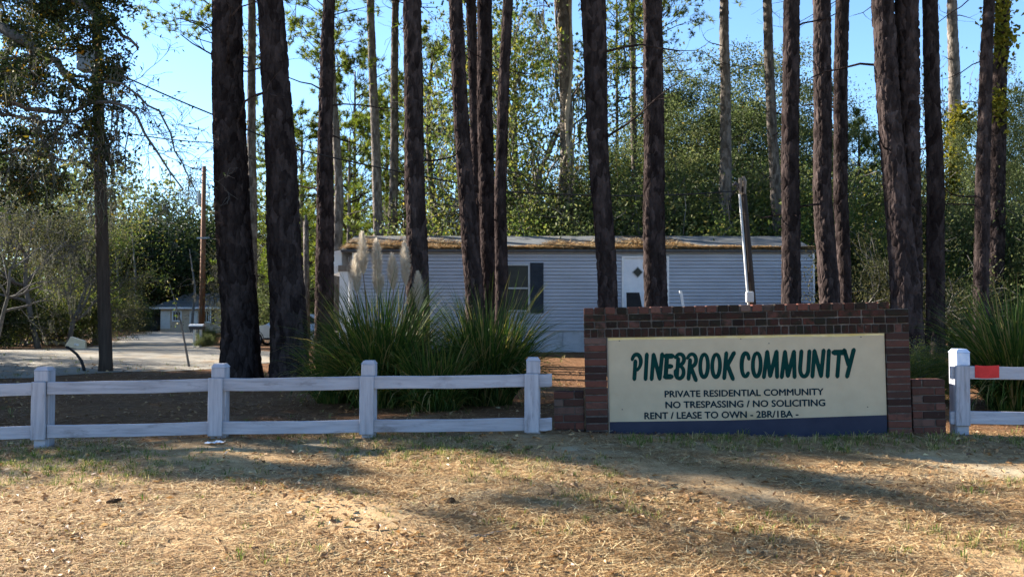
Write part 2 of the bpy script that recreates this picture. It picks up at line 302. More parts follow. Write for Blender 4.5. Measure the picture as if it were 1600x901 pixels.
# ------------------------------------------------------------------ ground and driveway
def axis(lo, hi, d0, c0, c1, grow):
    a = list(np.arange(c0, c1, d0)); d = d0; x = a[-1]
    while x < hi: d *= grow; x += d; a.append(x)
    d = d0; x = a[0]; b = []
    while x > lo: d *= grow; x -= d; b.append(x)
    return np.array(b[::-1] + a)
xs = axis(-320, 320, .16, -7, 7, 1.09); ys = axis(-12, 420, .14, 3.5, 12, 1.06)
X, Y_ = np.meshgrid(xs, ys); Z = gz(X, Y_)
mb = MB(); nx, ny = len(xs), len(ys)
i = np.arange(ny - 1)[:, None] * nx + np.arange(nx - 1)[None]
mb.add(np.stack([X, Y_, Z], -1).reshape(-1, 3), np.stack([i, i + 1, i + nx + 1, i + nx], -1).reshape(-1, 4))
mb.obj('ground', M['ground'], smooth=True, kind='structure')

rs = random.Random(5)
poly_px = [(-260, 606), (-80, 597), (0, 592), (80, 588), (150, 584), (250, 580), (345, 575), (430, 566), (470, 556),
           (430, 549), (352, 546), (322, 538), (298, 528), (318, 522), (346, 518.5), (300, 517.2), (243, 517), (222, 519.5), (203, 525), (172, 534), (135, 544), (60, 546), (0, 547), (-260, 552)]
wp = [ground_px(*p) for p in poly_px]
bd = []
for a, b in zip(wp, wp[1:] + wp[:1]):
    n = max(2, int((b - a).length / .6))
    for k in range(n):
        q = a.lerp(b, k / n); am = .012 * q.y
        bd.append(Vector((q.x + rs.uniform(-am, am), q.y + rs.uniform(-am, am))))
nb = len(bd); pts = list(bd)
bx0, bx1 = min(p.x for p in bd), max(p.x for p in bd); by0, by1 = min(p.y for p in bd), max(p.y for p in bd)
y = by0
while y < by1:
    st = .35 + y * .012; x = bx0
    while x < bx1: pts.append(Vector((x + rs.uniform(-.1, .1), y + rs.uniform(-.1, .1)))); x += st
    y += st
V2, E2, F2, *_ = delaunay_2d_cdt(pts, [(k, (k + 1) % nb) for k in range(nb)], [], 1, 1e-5)
mb = MB(); vv = np.array([(p.x, p.y, 0) for p in V2]); vv[:, 2] = gz(vv[:, 0], vv[:, 1]) + .010
mb.add(vv, np.array([f for f in F2 if len(f) == 3]))
mb.obj('driveway', M['road'], kind='structure', smooth=True)

# ------------------------------------------------------------------ leaf / twig builders
def leaf_quads(mb, c, rng, l, w, up=0.0, rnd=None):
    n = len(c); t = unit(rng.normal(size=(n, 3))); nn = unit(rng.normal(size=(n, 3)) + np.array([0, 0, up]))
    b = unit(np.cross(nn, t)); t = np.cross(b, nn)
    L_ = (l * rng.uniform(.6, 1.3, n))[:, None]; W = (w * rng.uniform(.6, 1.3, n))[:, None]
    bend = nn * L_ * .18
    v = np.stack([c - t * L_ / 2 - bend, c + b * W / 2, c + t * L_ / 2 - bend, c - b * W / 2], 1).reshape(-1, 3)
    f = np.arange(n * 4).reshape(n, 4)
    mb.add(v, f, rng.uniform(0, 1, n) if rnd is None else rnd)
def skeleton(rng, p, d, L, r, levels, kids, spread=(.5, 1.0), trop=.05, wander=.12, ratio=(.5, .75), first=.35, steps=6):
    out = []
    def br(p, d, L, r, lev):
        pts = [p.copy()]; dd = d.copy()
        tr = trop[lev] if isinstance(trop, (list, tuple)) else trop
        for k in range(steps):
            dd = unit(dd + rng.normal(size=3) * wander + np.array([0, 0, tr])); p = p + dd * L / steps; pts.append(p.copy())
        rad = r * np.linspace(1, .35 if lev else .5, steps + 1)
        out.append((np.array(pts), rad, lev))
        if lev < levels:
            for k in range(kids[lev]):
                t = rng.uniform(first, 1) if k else 1.0
                idx = min(steps, int(round(t * steps))); q = pts[idx]
                ax = unit(np.array(pts[idx]) - np.array(pts[max(0, idx - 1)]))
                pr = unit(np.cross(ax, rng.normal(size=3))); an = rng.uniform(*spread)
                br(q.copy(), unit(ax * math.cos(an) + pr * math.sin(an)), L * rng.uniform(*ratio), rad[idx] * .68, lev + 1)
    br(np.array(p, float), unit(np.array(d, float)), L, r, 0); return out
def wood_of(sk, mat, name, minr=.004):
    mb = MB()
    for pts, rad, lev in sk: mb.tube(pts, np.maximum(rad, minr), 8 if lev == 0 else 5 if lev == 1 else 3, cap=lev < 2)
    return mb.mesh(name, mat, True)
def crown_of(sk, mat, name, rng, per, lev_min, l, w, sig, up=.3, extra=None):
    mb = MB()
    for pts, rad, lev in sk:
        if lev < lev_min: continue
        n = max(1, int(per * rng.uniform(.4, 1.5))); idx = 1 + (len(pts) - 2.001) * rng.uniform(0, 1, n) ** .6; a = idx.astype(int); fr = (idx - a)[:, None]
        c = pts[a] * (1 - fr) + pts[a + 1] * fr + rng.normal(size=(n, 3)) * sig
        tone = np.clip(rng.uniform(0, 1, n) * .75 + rng.uniform(0, .25), 0, 1)
        leaf_quads(mb, c, rng, l, w, up, tone)
    return mb.mesh(name, mat)
def moss_mesh(sk, name, rng, count, levs, lo=.25, hi=.9, width=.05):
    mb = MB(); cand = [s for s in sk if s[2] in levs]
    for _ in range(count):
        pts = cand[rng.integers(len(cand))][0]; a = rng.integers(1, len(pts)); p = pts[a]; L = rng.uniform(lo, hi)
        for s in range(8):
            q = p + np.array([rng.normal() * .07, rng.normal() * .07, rng.uniform(-.02, .05)]); l = L * rng.uniform(.35, 1)
            th = rng.uniform(0, 6.3); w = np.array([math.cos(th), math.sin(th), 0]) * width * rng.uniform(.4, 1)
            k = np.linspace(0, 1, 5)[:, None]
            cen = q + np.array([0, 0, -1]) * k * l + rng.normal(size=(5, 3)) * .022
            ww = w * np.array([.5, 1, .8, .5, .05])[:, None] * .5
            v = np.stack([cen - ww, cen + ww], 1).reshape(-1, 3)
            mb.add(v, [(2*j, 2*j+1, 2*j+3, 2*j+2) for j in range(4)], rng.uniform())
    return mb.mesh(name, M['moss'])
def pine_crown_mesh(name, rng, h0, h1, rmax, nb, tuft, nl=.2, lean=.1):
    """branches round the z axis between h0 and h1 with needle tufts"""
    wd, nd = MB(), MB(); T = []
    for k in range(nb):
        z = h0 + (h1 - h0) * (k + rng.uniform()) / nb; t = (z - h0) / (h1 - h0)
        L = rmax * (1 - t) ** .6 * rng.uniform(.45, 1) + .35; th = rng.uniform(0, 6.283)
        d = np.array([math.cos(th), math.sin(th), rng.uniform(-.1, .45) + .5 * t])
        sk = skeleton(rng, (0, 0, z), d, L, .012 * L + .008, 2, [3, 3], (.4, .9), .08, .14, (.35, .6), .45, 4)
        for pts, rad, lev in sk:
            wd.tube(pts, np.maximum(rad, .005), 4 if lev == 0 else 3, cap=False)
            if lev >= 1: T += [pts[-1], pts[-2]] if lev == 2 else [pts[-1]]
    T = np.array(T); T = T[rng.permutation(len(T))[:tuft]]
    m = 16; n = len(T); tone = np.repeat(np.clip(rng.uniform(0, 1, n), 0, 1), m) * .6 + rng.uniform(0, .4, n * m)
    ax = unit(rng.normal(size=(n, 3)) * .6 + np.array([0, 0, .6])); c = np.repeat(T, m, 0)
    d = unit(np.repeat(ax, m, 0) * .7 + rng.normal(size=(n * m, 3)) * .75); L = (nl * rng.uniform(.6, 1.25, n * m))[:, None]
    s = unit(np.cross(d, rng.normal(size=(n * m, 3)))) * .014
    v = np.stack([c - s, c + s, c + d * L], 1).reshape(-1, 3); nd.add(v, np.arange(n * m * 3).reshape(-1, 3), tone)
    return wd.mesh(name + '_limbs', M['bark'], True), nd.mesh(name, M['needle'])

rng0 = np.random.default_rng(11)
PINE_HIGH = pine_crown_mesh('high_pine_crown', rng0, 0, 7.5, 5.2, 70, 3600, .3)
PINE_MID = [pine_crown_mesh('mid_pine_crown', np.random.default_rng(20 + k), 0, h, r, nb, 1500) for k, (h, r, nb) in enumerate([(8, 2.3, 60), (7, 2.0, 52), (6, 1.8, 46)])]

def bark_trunk(pts, rad, nth, dz, rng, depth, zvis, name, mat, plate=(.085, .16)):
    """tapering trunk whose surface is broken into raised bark plates (cellular relief)"""
    pts = np.array(pts, float); rad = np.array(rad, float)
    z0, z1 = pts[0, 2], pts[-1, 2]
    zz = np.concatenate([np.arange(z0, min(zvis, z1), dz), np.linspace(min(zvis, z1), z1, 14)])
    cx = np.interp(zz, pts[:, 2], pts[:, 0]); cy = np.interp(zz, pts[:, 2], pts[:, 1]); rr = np.interp(zz, pts[:, 2], rad)
    k = np.ones(9) / 9
    def sm(a): return np.convolve(np.pad(a, 4, 'edge'), k, 'valid')
    cx, rr = sm(cx), sm(rr)
    cx = cx + .25 * rr.mean() * (np.sin(zz * .9 + rng.uniform(0, 6)) * .35 + np.sin(zz * 2.3 + rng.uniform(0, 6)) * .12)
    th = np.arange(nth) * 2 * np.pi / nth; circ = 2 * np.pi * rad.mean()
    ncu = max(5, int(round(circ / plate[0]))); cu = 1.0 / ncu
    U, ZZ = np.meshgrid(th / (2 * np.pi) / cu, (zz - z0) / plate[1])
    nz_ = int(ZZ.max()) + 4; jx = rng.uniform(0, 1, (nz_ + 2, ncu)); jz = rng.uniform(0, 1, (nz_ + 2, ncu)); hh = rng.uniform(.4, 1, (nz_ + 2, ncu))
    f1 = np.full(U.shape, 9.); f2 = np.full(U.shape, 9.); hv = np.zeros(U.shape)
    iu, iz = np.floor(U).astype(int), np.floor(ZZ).astype(int)
    for a in (-1, 0, 1):
        for b in (-1, 0, 1):
            cu_, cz_ = iu + a, np.clip(iz + b, 0, nz_)
            d = np.hypot(cu_ + jx[cz_, cu_ % ncu] - U, iz + b + jz[cz_, cu_ % ncu] - ZZ)
            n1 = d < f1; f2 = np.where(n1, f1, np.minimum(f2, d)); hv = np.where(n1, hh[cz_, cu_ % ncu], hv); f1 = np.where(n1, d, f1)
    e = np.clip((f2 - f1) / .35, 0, 1); disp = depth * (e * e * (3 - 2 * e)) * hv - depth * .6
    flare = np.where(zz - z0 < .6, (1 - (zz - z0) / .6), 0)[:, None] ** 2
    lob = 1 + flare * (.16 + .12 * np.sin(3 * th + rng.uniform(0, 6))[None] + .08 * np.sin(5 * th + 1)[None])
    rad_ = rr[:, None] * lob + disp
    v = np.stack([cx[:, None] + rad_ * np.cos(th), cy[:, None] + rad_ * np.sin(th), np.broadcast_to(zz[:, None], rad_.shape)], -1)
    m = len(zz); i = np.arange(m - 1)[:, None] * nth; j = np.arange(nth)[None]; j2 = (j + 1) % nth
    mb = MB(); mb.add(v.reshape(-1, 3), np.stack([i + j, i + j2, i + nth + j2, i + nth + j], -1).reshape(-1, 4))
    return mb.mesh(name, mat, True)

def twig_stubs(rng, pts, rad, z0, z1, n, root):
    for _ in range(n):
        mb = MB()
        z = rng.uniform(z0, z1); x = np.interp(z, [p[2] for p in pts], [p[0] for p in pts]); y = pts[0][1]; r = np.interp(z, [p[2] for p in pts], rad)
        th = rng.uniform(0, 6.283); d = np.array([math.cos(th), math.sin(th), rng.uniform(-.2, .5)])
        for q, rd, lev in skeleton(rng, np.array([x, y, z]) + d * r * .7, d, rng.uniform(.4, 1.6), r * .09 + .006, 1, [2], (.4, .9), .03, .2, (.3, .6), .5, 4): mb.tube(q, np.maximum(rd, .004), 4, False)
        mb.obj('dead_branch', M['bark'], root)

# trunk(s) table: photo columns at rows, distance, label.  (px, py, width_px) from top to bottom
PINES = [
 ([(352,0,46),(362,250,52),(373,500,57),(375,590,64)], 15.6, 'thick dark pine trunk behind the second fence post from the left', 1),
 ([(422,0,40),(440,300,50),(452,480,56),(455,590,60)], 15.2, 'thick dark pine trunk rising beside the silver car', 1),
 ([(514,0,19),(509,200,23),(507,300,27),(507,480,30)], 21.5, 'slender pine lit along its left edge beside the porch post', 1),
 ([(521,150,11),(530,300,14),(528,390,16)], 31, 'grey pine close behind the slender pine at the porch', 0),
 ([(579,0,12),(589,300,15),(592,370,16)], 32, 'straight pale pine behind the left end of the roof, with a broken side branch', 0),
 ([(618,0,11),(615,300,14),(613,370,15)], 34, 'thin greyish pine behind the roof next to the straight pale pine', 0),
 ([(646,0,29),(647,300,31),(654,480,36),(656,560,38)], 16.5, 'dark pine trunk rising out of the plumes of pampas grass', 1),
 ([(712,0,22),(728,300,26),(740,450,30),(744,560,32)], 17.5, 'dark pine leaning left, foremost of the three pines left of the window', 1),
 ([(736,0,16),(742,150,17),(748,450,19)], 24, 'pine half hidden between the two close pines left of the window', 1),
 ([(758,0,24),(759,300,25),(765,450,27),(767,560,28)], 19, 'rough barked pine, middle one of the trunks left of the window', 1),
 ([(793,0,16),(782,300,19),(783,480,21),(783,560,22)], 18, 'slim pine in front of the left side of the trailer window', 1),
 ([(927,0,40),(939,300,31),(948,430,31),(950,560,34)], 16.5, 'dark pine between the trailer window and the door', 1),
 ([(987,0,9),(992,300,10),(994,365,10)], 39, 'thin pale pine far behind the roof above the door', 0),
 ([(1018,0,30),(1023,300,33),(1025,470,37),(1026,560,39)], 17, 'straight dark pine in front of the trailer door', 1),
 ([(1132,0,14),(1134,300,19),(1133,365,20)], 31.5, 'sunlit straight pine behind the roof left of the leaning service pole', 0),
 ([(1198,0,14),(1211,300,17),(1216,365,17)], 30.5, 'leaning slim pine behind the roof right of the service pole', 0),
 ([(1236,0,25),(1236,300,28),(1236,470,30),(1237,560,32)], 16.8, 'dark pine in front of the right end of the trailer', 1),
 ([(1283,0,27),(1286,300,28),(1297,470,32),(1300,560,33)], 17.4, 'dark pine just right of the trailer corner', 1),
 ([(1316,0,21),(1313,300,22),(1320,470,20),(1322,560,23)], 19, 'dark pine tucked right behind the pine at the trailer corner', 1),
 ([(1454,0,23),(1461,300,26),(1461,500,28),(1461,575,30)], 16.6, 'sunlit straight pine right of the forked pine', 1),
 ([(1488,0,15),(1492,200,19),(1497,380,20)], 34, 'dark far pine with yellow vine leaves climbing it', 0),
 ([(1546,0,17),(1534,300,22),(1533,500,23),(1533,545,24)], 21, 'pine leaning right behind the red painted rail', 1),
 ([(1567,0,20),(1557,300,24),(1556,460,24)], 26, 'sunlit pine with vines at the far right edge', 1),
 ([(393,0,12),(394,300,14),(395,480,15)], 31, 'pale pine half hidden behind the thickest trunk at left', 0),
]
rng = np.random.default_rng(3)
def make_pine(tab, Y, label, near, extra_pts=None):
    n_pts = [P(px, py, Y) for px, py, w in tab][::-1]; n_rad = [w / F * Y / 2 for px, py, w in tab][::-1]
    gzv = G(n_pts[0].x, Y) - .15; a, b = n_pts[0], n_pts[1]
    pts = [(a.x, Y, gzv)] + [tuple(p) for p in n_pts if p.z > gzv + .3]; rad = [n_rad[0] * 1.04] + [r for p, r in zip(n_pts, n_rad) if p.z > gzv + .3]
    top = pts[-1]; prev = pts[-2]; slope = (top[0] - prev[0]) / (top[2] - prev[2]); H = max(16.5, top[2] + 5) + rng.uniform(0, 3)
    pts.append((top[0] + slope * .5 * (H - top[2]), Y, H)); rad.append(rad[-1] * .45)
    root = thing('pine_tree', label, 'pine tree', (pts[0][0], Y, gzv))
    loc = [(p[0] - pts[0][0], 0, p[2] - gzv) for p in pts]
    zvis = 1.5 + .36 * Y
    nth = 60 if near and rad[1] > .19 else 40 if near else 26
    me = bark_trunk(loc, rad, nth, .032 if near else .07, rng, min(.03, rad[1] * .11), zvis, 'trunk', M['bark' if near else 'bark_pale'], (.075, .2) if rad[1] > .15 else (.05, .14))
    link('trunk', me, root)
    twig_stubs(rng, loc, rad, 3.2 if near else 5, H * .8, 4, root)
    s = rng.uniform(.9, 1.2); cz = loc[-1][2] - 5.2 * s
    lim, ned = PINE_HIGH
    for nm, me in (('limbs', lim), ('crown', ned)):
        o = link(nm, me, root, (float(np.interp(cz + 2, [p[2] for p in loc], [p[0] for p in loc])), 0, cz)); o.scale = (s, s, s); o.rotation_euler.z = rng.uniform(0, 6.28)
    return root
for tab, Y, lab, near in PINES: make_pine(tab, Y, lab, near)
# forked pine: one base, two stems
Yf = 15.0
tabA = [(1377,0,33),(1401,300,37),(1414,440,44),(1417,580,52)]; tabB = [(1418,0,37),(1421,300,32),(1424,440,32),(1420,580,44)]
root = make_pine(tabA, Yf, 'thick forked pine with two stems behind the right end of the sign', 1)
ptsB = [P(px, py, Yf + .12) for px, py, w in tabB][::-1]; radB = [w / F * Yf / 2 for px, py, w in tabB][::-1]
ptsB.append(ptsB[-1] + Vector((-.2, 0, 10))); radB.append(radB[-1] * .5)
me = bark_trunk([tuple(p - root.location) for p in ptsB], radB, 50, .032, rng, .035, 7.2, 'second_stem', M['bark'], (.075, .2))
link('second_stem', me, root)

# vine strangled tree behind the roof
Yv = 33
tv = [(880,0,19),(886,300,20),(887,366,21)]
root = make_pine(tv, Yv, 'pale trunk wrapped in thick twisting vines behind the roof', 0); root.name = 'vine_wrapped_tree'; root['category'] = 'tree'
vb = MB(); hz = np.linspace(0, 13, 70)
for k, (ph, tw, r) in enumerate([(3.4, .22, .075), (4.0, -.3, .06), (2.6, .55, .045), (4.6, .9, .035)]):
    cxv = np.interp(hz, [0, 3, 13], [0, 0, -.17]); th = ph + tw * hz + .35 * np.sin(hz * 1.3 + k)
    vb.tube(np.stack([cxv + .27 * np.cos(th), .27 * np.sin(th), hz], -1), r * (1 + .2 * np.sin(hz * 3)), 7)
vb.obj('vine', M['vine'], root, smooth=True)

# ------------------------------------------------------------------ mid-distance pines with visible crowns
def mid_pine(px, Y, ptop, k, label, w=10, base_frac=.35, s=1.0, curve=0.0):
    x = (px - 800) / F * Y; z0 = G(x, Y); H = P(px, ptop, Y).z - z0
    root = thing('pine_tree', label, 'pine tree', (x, Y, z0 - .1), group='foliage pines behind the trailer')
    zz = np.linspace(0, H * .97, 16); mb = MB(); r0 = w / F * Y / 2
    mb.tube(np.stack([curve * np.sin(zz * .5) * .35, 0 * zz, zz], -1), r0 * np.linspace(1.1, .25, 16), 9); mb.obj('trunk', M['bark_pale'], root, smooth=True)
    lim, ned = PINE_MID[k]; hh = (8, 7, 6)[k]; sz = H * (1 - base_frac) / hh
    for nm, me in (('limbs', lim), ('crown', ned)):
        o = link(nm, me, root, (0, 0, H * base_frac)); o.scale = (s, s, sz); o.rotation_euler.z = rng.uniform(0, 6.28)
for a in [(470, 42, 190, 0, 'bushy pine with light green needles seen right of the second thick trunk', 12, .2, 1.25),
          (553, 41, 95, 1, 'slender young pine between the porch pine and the straight pale pine', 9, .28, 1.05),
          (545, 36, 200, 2, 'low bushy pine just left of the straight pale pine', 11, .25, 1.1),
          (633, 44, 130, 0, 'pine crown showing either side of the trunk that rises from the plumes', 10, .25, 1.2),
          (676, 38, 60, 1, 'curved pine with rounded green crown between the plume pine and the leaning pines', 15, .45, 1.15, .6),
          (604, 50, 150, 1, 'small bright pine between the two thin pines behind the roof', 10, .25, 1.3),
          (805, 46, 30, 0, 'tall bushy pine right of the three close trunks', 13, .35, 1.3),
          (965, 44, -30, 2, 'airy pine with high branches between the window pine and the door pine', 9, .6, 1.3),
          (430, 50, 150, 2, 'pine crown peeping between the two thick trunks at left', 11, .3, 1.1),
          (1345, 40, 190, 1, 'small dark pine with ragged top between the trailer corner and the forked pine', 11, .15, .8)]: mid_pine(*a)

# sprays of pine foliage high against the sky come from tall pines whose trunks stand at these columns
def high_pine(px, Y, zc, label, k, s):
    x = (px - 800) / F * Y; z0 = G(x, Y)
    root = thing('pine_tree', label, 'pine tree', (x, Y, z0 - .1)); mb = MB(); zz = np.linspace(0, zc + 6, 12)
    mb.tube(np.stack([0 * zz, 0 * zz, zz], -1), np.linspace(.17, .05, 12), 9); mb.obj('trunk', M['bark_pale'], root, smooth=True)
    lim, ned = PINE_MID[k]
    for nm, me in (('limbs', lim), ('crown', ned)):
        o = link(nm, me, root, (0, 0, zc)); o.scale = (s, s, s); o.rotation_euler.z = k * 2.1
high_pine(362, 30, 9.3, 'tall pine whose needles spread over blue sky left of the thickest trunk', 0, 1.0)
high_pine(509, 27, 8.0, 'tall pine with needle tufts over the sky left of the slender porch pine', 2, .8)
high_pine(1024, 31, 9.6, 'tall pine with a few needle sprays right of the door pine', 1, .7)

# ------------------------------------------------------------------ broadleaf tree kinds
def kind_oak(seed, H=9, dense=70, leaf='oakleaf', bark='bark_oak', lv=(9, 7, 5), spread=(.5, 1.15), sig=.13, l=.07, w=.04, trunk=.3, Lr=.34, moss=0, trop=(.1, .0, .0, 0), ratio=(.55, .85), up=.3, wmin=.006):
    g = np.random.default_rng(seed)
    sk = skeleton(g, (0, 0, -.1), (g.normal() * .05, g.normal() * .05, 1), H * Lr, trunk, 3, list(lv), spread, list(trop), .16, ratio, .3, 6)
    wd = wood_of(sk, M[bark], 'limbs', wmin); cr = crown_of(sk, M[leaf], 'crown', g, dense, 2, l, w, sig, up)
    ms = moss_mesh(sk, 'hanging_moss', g, moss, (1, 2, 3)) if moss else None
    zt = max(s[0][:, 2].max() for s in sk); return wd, cr, ms, zt
def kind_big_oak(seed, leaf, rx=5.0, rz=5.2, zc=7.0, nc=430, per=250):
    """broad live oak: limbs reaching into leaf clumps spread through a lumpy rounded crown"""
    g = np.random.default_rng(seed); sk = skeleton(g, (0, 0, -.1), (.05, 0, 1), 3.4, .36, 3, [9, 6, 4], (.5, 1.15), [.1, .05, .03, 0], .16, (.75, 1.0), .4, 6)
    wd = wood_of(sk, M['bark_oak'], 'limbs', .012); mb = MB()
    d = unit(g.normal(size=(nc, 3))); lump = 1 + .16 * np.sin(d[:, 0] * 5 + seed) * np.sin(d[:, 2] * 6 + 1) + .12 * np.sin(d[:, 1] * 9 + d[:, 0] * 4)
    r = (g.uniform(0, 1, nc) ** .38) * lump; c = d * r[:, None] * np.array([rx, rx, rz]) + np.array([0, 0, zc]); c = c[c[:, 2] > .6]
    for q in c:
        n = int(per * g.uniform(.4, 1.5)); sg = g.uniform(.28, .52); tone = g.uniform(0, .45)
        leaf_quads(mb, q + g.normal(size=(n, 3)) * np.array([sg, sg, sg * .55]), g, .105, .06, .5, np.clip(tone + g.uniform(0, .5, n) + (g.uniform(0, 1, n) > .985) * .5, 0, 1))
    return wd, mb.mesh('crown', M[leaf]), None, zc + rz * .9
KO = [kind_big_oak(31, 'oakleaf'), kind_big_oak(32, 'oakleaf', 4.4, 5.4, 6.6),
      kind_oak(33, 8, 40, 'paleleaf', 'bark_grey', (8, 6, 5), (.35, .85), .2, .09, .05, .14, .42, 70),
      kind_oak(34, 8, 12, 'paleleaf', 'bark_grey', (7, 6, 6), (.4, 1.0), .25, .09, .05, .12, .45, 45),
      kind_oak(35, 7, 90, 'darkleaf', 'bark_oak', (9, 7, 5), (.7, 1.35), .26, .11, .06, .34, .3, 90),
      kind_oak(36, 8, 50, 'shrubleaf', 'bark_grey', (8, 6, 5), (.4, 1.0), .25, .09, .055, .15, .42, 60)]
def broad(k, px, Y, ptop, label, sx=1.0, rz=0.0, name='broadleaf_tree', cat='tree', group=None):
    wd, cr, ms, zt = KO[k]; x = (px - 800) / F * Y; z0 = G(x, Y); H = P(px, ptop, Y).z - z0; s = H / zt
    root = thing(name, label, cat, (x, Y, z0), (0, 0, rz), group); root.scale = (s * sx, s * sx, s)
    link('trunk', wd, root); link('crown', cr, root)
    if ms: link('hanging_moss', ms, root, kind='stuff')
    return root
for a in [
 (0, 1165, 41, 92, 'huge dense green oak filling the view behind the service pole', 1.0, .4),
 (1, 1075, 44, 130, 'broad green oak just right of the straight pine at the door', .9, 2.0),
 (1, 1262, 45, 190, 'dark green oak behind the pines at the trailer corner', .85, 3.3),
 (5, 838, 36, -40, 'tall many-stemmed tree with hanging moss right of the window pines', .75, .9),
 (2, 800, 42, 150, 'mossy olive tree behind the roof, left of the vine wrapped trunk', .8, 2.6),
 (5, 915, 40, 190, 'leafy tree behind the roof, right of the vine wrapped trunk', .8, 4.1),
 (0, 985, 46, 235, 'rounded green tree low behind the roof near the thin pale pine', .9, 5.0),
 (4, 232, 99, 340, 'dark spreading live oak overhanging the small tan house', 1.5, 1.2),
 (4, 300, 104, 330, 'dark live oak behind the roof of the small tan house', 1.4, 2.9),
 (2, 205, 108, 240, 'grey green tree behind the road, its crown against the sky', 1.3, .3),
 (3, 285, 112, 255, 'sparse grey twiggy tree beside the far brown utility pole', 1.3, 2.2),
 (2, 108, 36, 215, 'mossy grey trunk tree standing behind the rubbish heap', .8, 1.0),
 (3, 62, 33, 240, 'thin mossy tree at the road edge left of the rubbish heap', .9, 3.0),
 (5, 150, 45, 300, 'olive green tree right behind the dark pole', 1.0, 5.2),
 (2, 15, 40, 180, 'grey mossy tree at the far left edge behind the road', .9, 4.4),
 (3, -60, 30, 150, 'sparse mossy tree leaning in from the left edge', .9, 1.9),
 (5, 30, 52, 260, 'yellow green tree deep in the woods at left', 1.1, 2.4),
 (3, -10, 27, 290, 'low thin mossy tree at the left edge beside the road', .8, .2),
 (5, -200, 25, 230, 'unseen leafy tree added just outside the left edge to shade the road', .75, 1.3),  # this and the next two: out of view, added to cast shadows on the road
 (2, -330, 29, 160, 'unseen mossy tree added outside the left edge, farther along the road, for its shadow', .8, 2.3),
 (5, -160, 33, 250, 'leafy tree added off the left edge, deeper in the wood, for shade', .8, 4.3),
 (4, -640, 15.5, 10, 'unseen dark dense tree added outside the left edge near the fence for shade', .8, .7),  # this and the next: out of view, added to shade the ground behind the fence
 (4, -400, 18.5, 60, 'unseen dark dense tree added outside the left edge to shade behind the fence line', 1.0, 2.7),
 (3, 408, 48, 330, 'bare pale tree seen between the two thick trunks above the car', .8, 3.9),
 (1, 452, 62, 330, 'dark green tree filling the gap between the two thick trunks', .5, 1.0),
 (0, 530, 64, 330, 'green tree low behind the porch roof', 1.1, 2.0),
 (5, 700, 56, 320, 'small open tree between the plume pine and the window pines', .9, 2.0),
 (3, 715, 50, 240, 'leafless branching tree just left of the leaning window pine', .7, 5.0),
 (0, 1600, 29, 130, 'green leaved tree at the right edge of the view', .55, 2.0),
 (3, 1520, 38, 40, 'bare branched tree behind the pines at the right edge', .7, 1.1),
 (5, 1440, 46, 260, 'leafy tree behind the sunlit straight pine', .9, 3.1),
]: broad(*a)
# shrubs
def kind_shrub(seed, leaf, dense, l=.042, w=.026):
    g = np.random.default_rng(seed); wd, cr = MB(), MB()
    for k in range(9):
        th = g.uniform(0, 6.28); d = (math.cos(th) * .75, math.sin(th) * .75, 1)
        sk = skeleton(g, (g.normal() * .15, g.normal() * .15, 0), d, g.uniform(.8, 1.3), .02, 2, [6, 5], (.4, 1.0), .02, .2, (.5, .8), .25, 5)
        for pts, rad, lev in sk:
            wd.tube(pts, np.maximum(rad, .004), 4 if lev == 0 else 3, False)
            n = max(2, int(dense * g.uniform(.4, 1.6)) // (3 if lev == 0 else 1)); idx = g.uniform(.6, len(pts) - 1.001, n); a = idx.astype(int); fr = (idx - a)[:, None]
            leaf_quads(cr, pts[a] * (1 - fr) + pts[a + 1] * fr + g.normal(size=(n, 3)) * .1, g, l, w, .3, np.clip(g.uniform(0, .3) + g.uniform(0, .7, n), 0, 1))
    return wd.mesh('stems', M['bark_grey']), cr.mesh('foliage', M[leaf])
KS = [kind_shrub(51, 'shrubleaf', 95), kind_shrub(52, 'oakleaf', 105), kind_shrub(53, 'paleleaf', 50), kind_shrub(54, 'darkleaf', 90)]
def shrub(k, px, Y, ptop, label, sx=1.0, group=None, z=None):
    wd, cr = KS[k]; x = (px - 800) / F * Y; z0 = G(x, Y); s = (P(px, ptop, Y).z - z0) / 1.9
    root = thing('shrub', label, 'shrub', (x, Y, z0 - .05), (0, 0, (px * 1.7) % 6.28), group); root.scale = (s * sx, s * sx, s)
    link('stems', wd, root); link('foliage', cr, root)
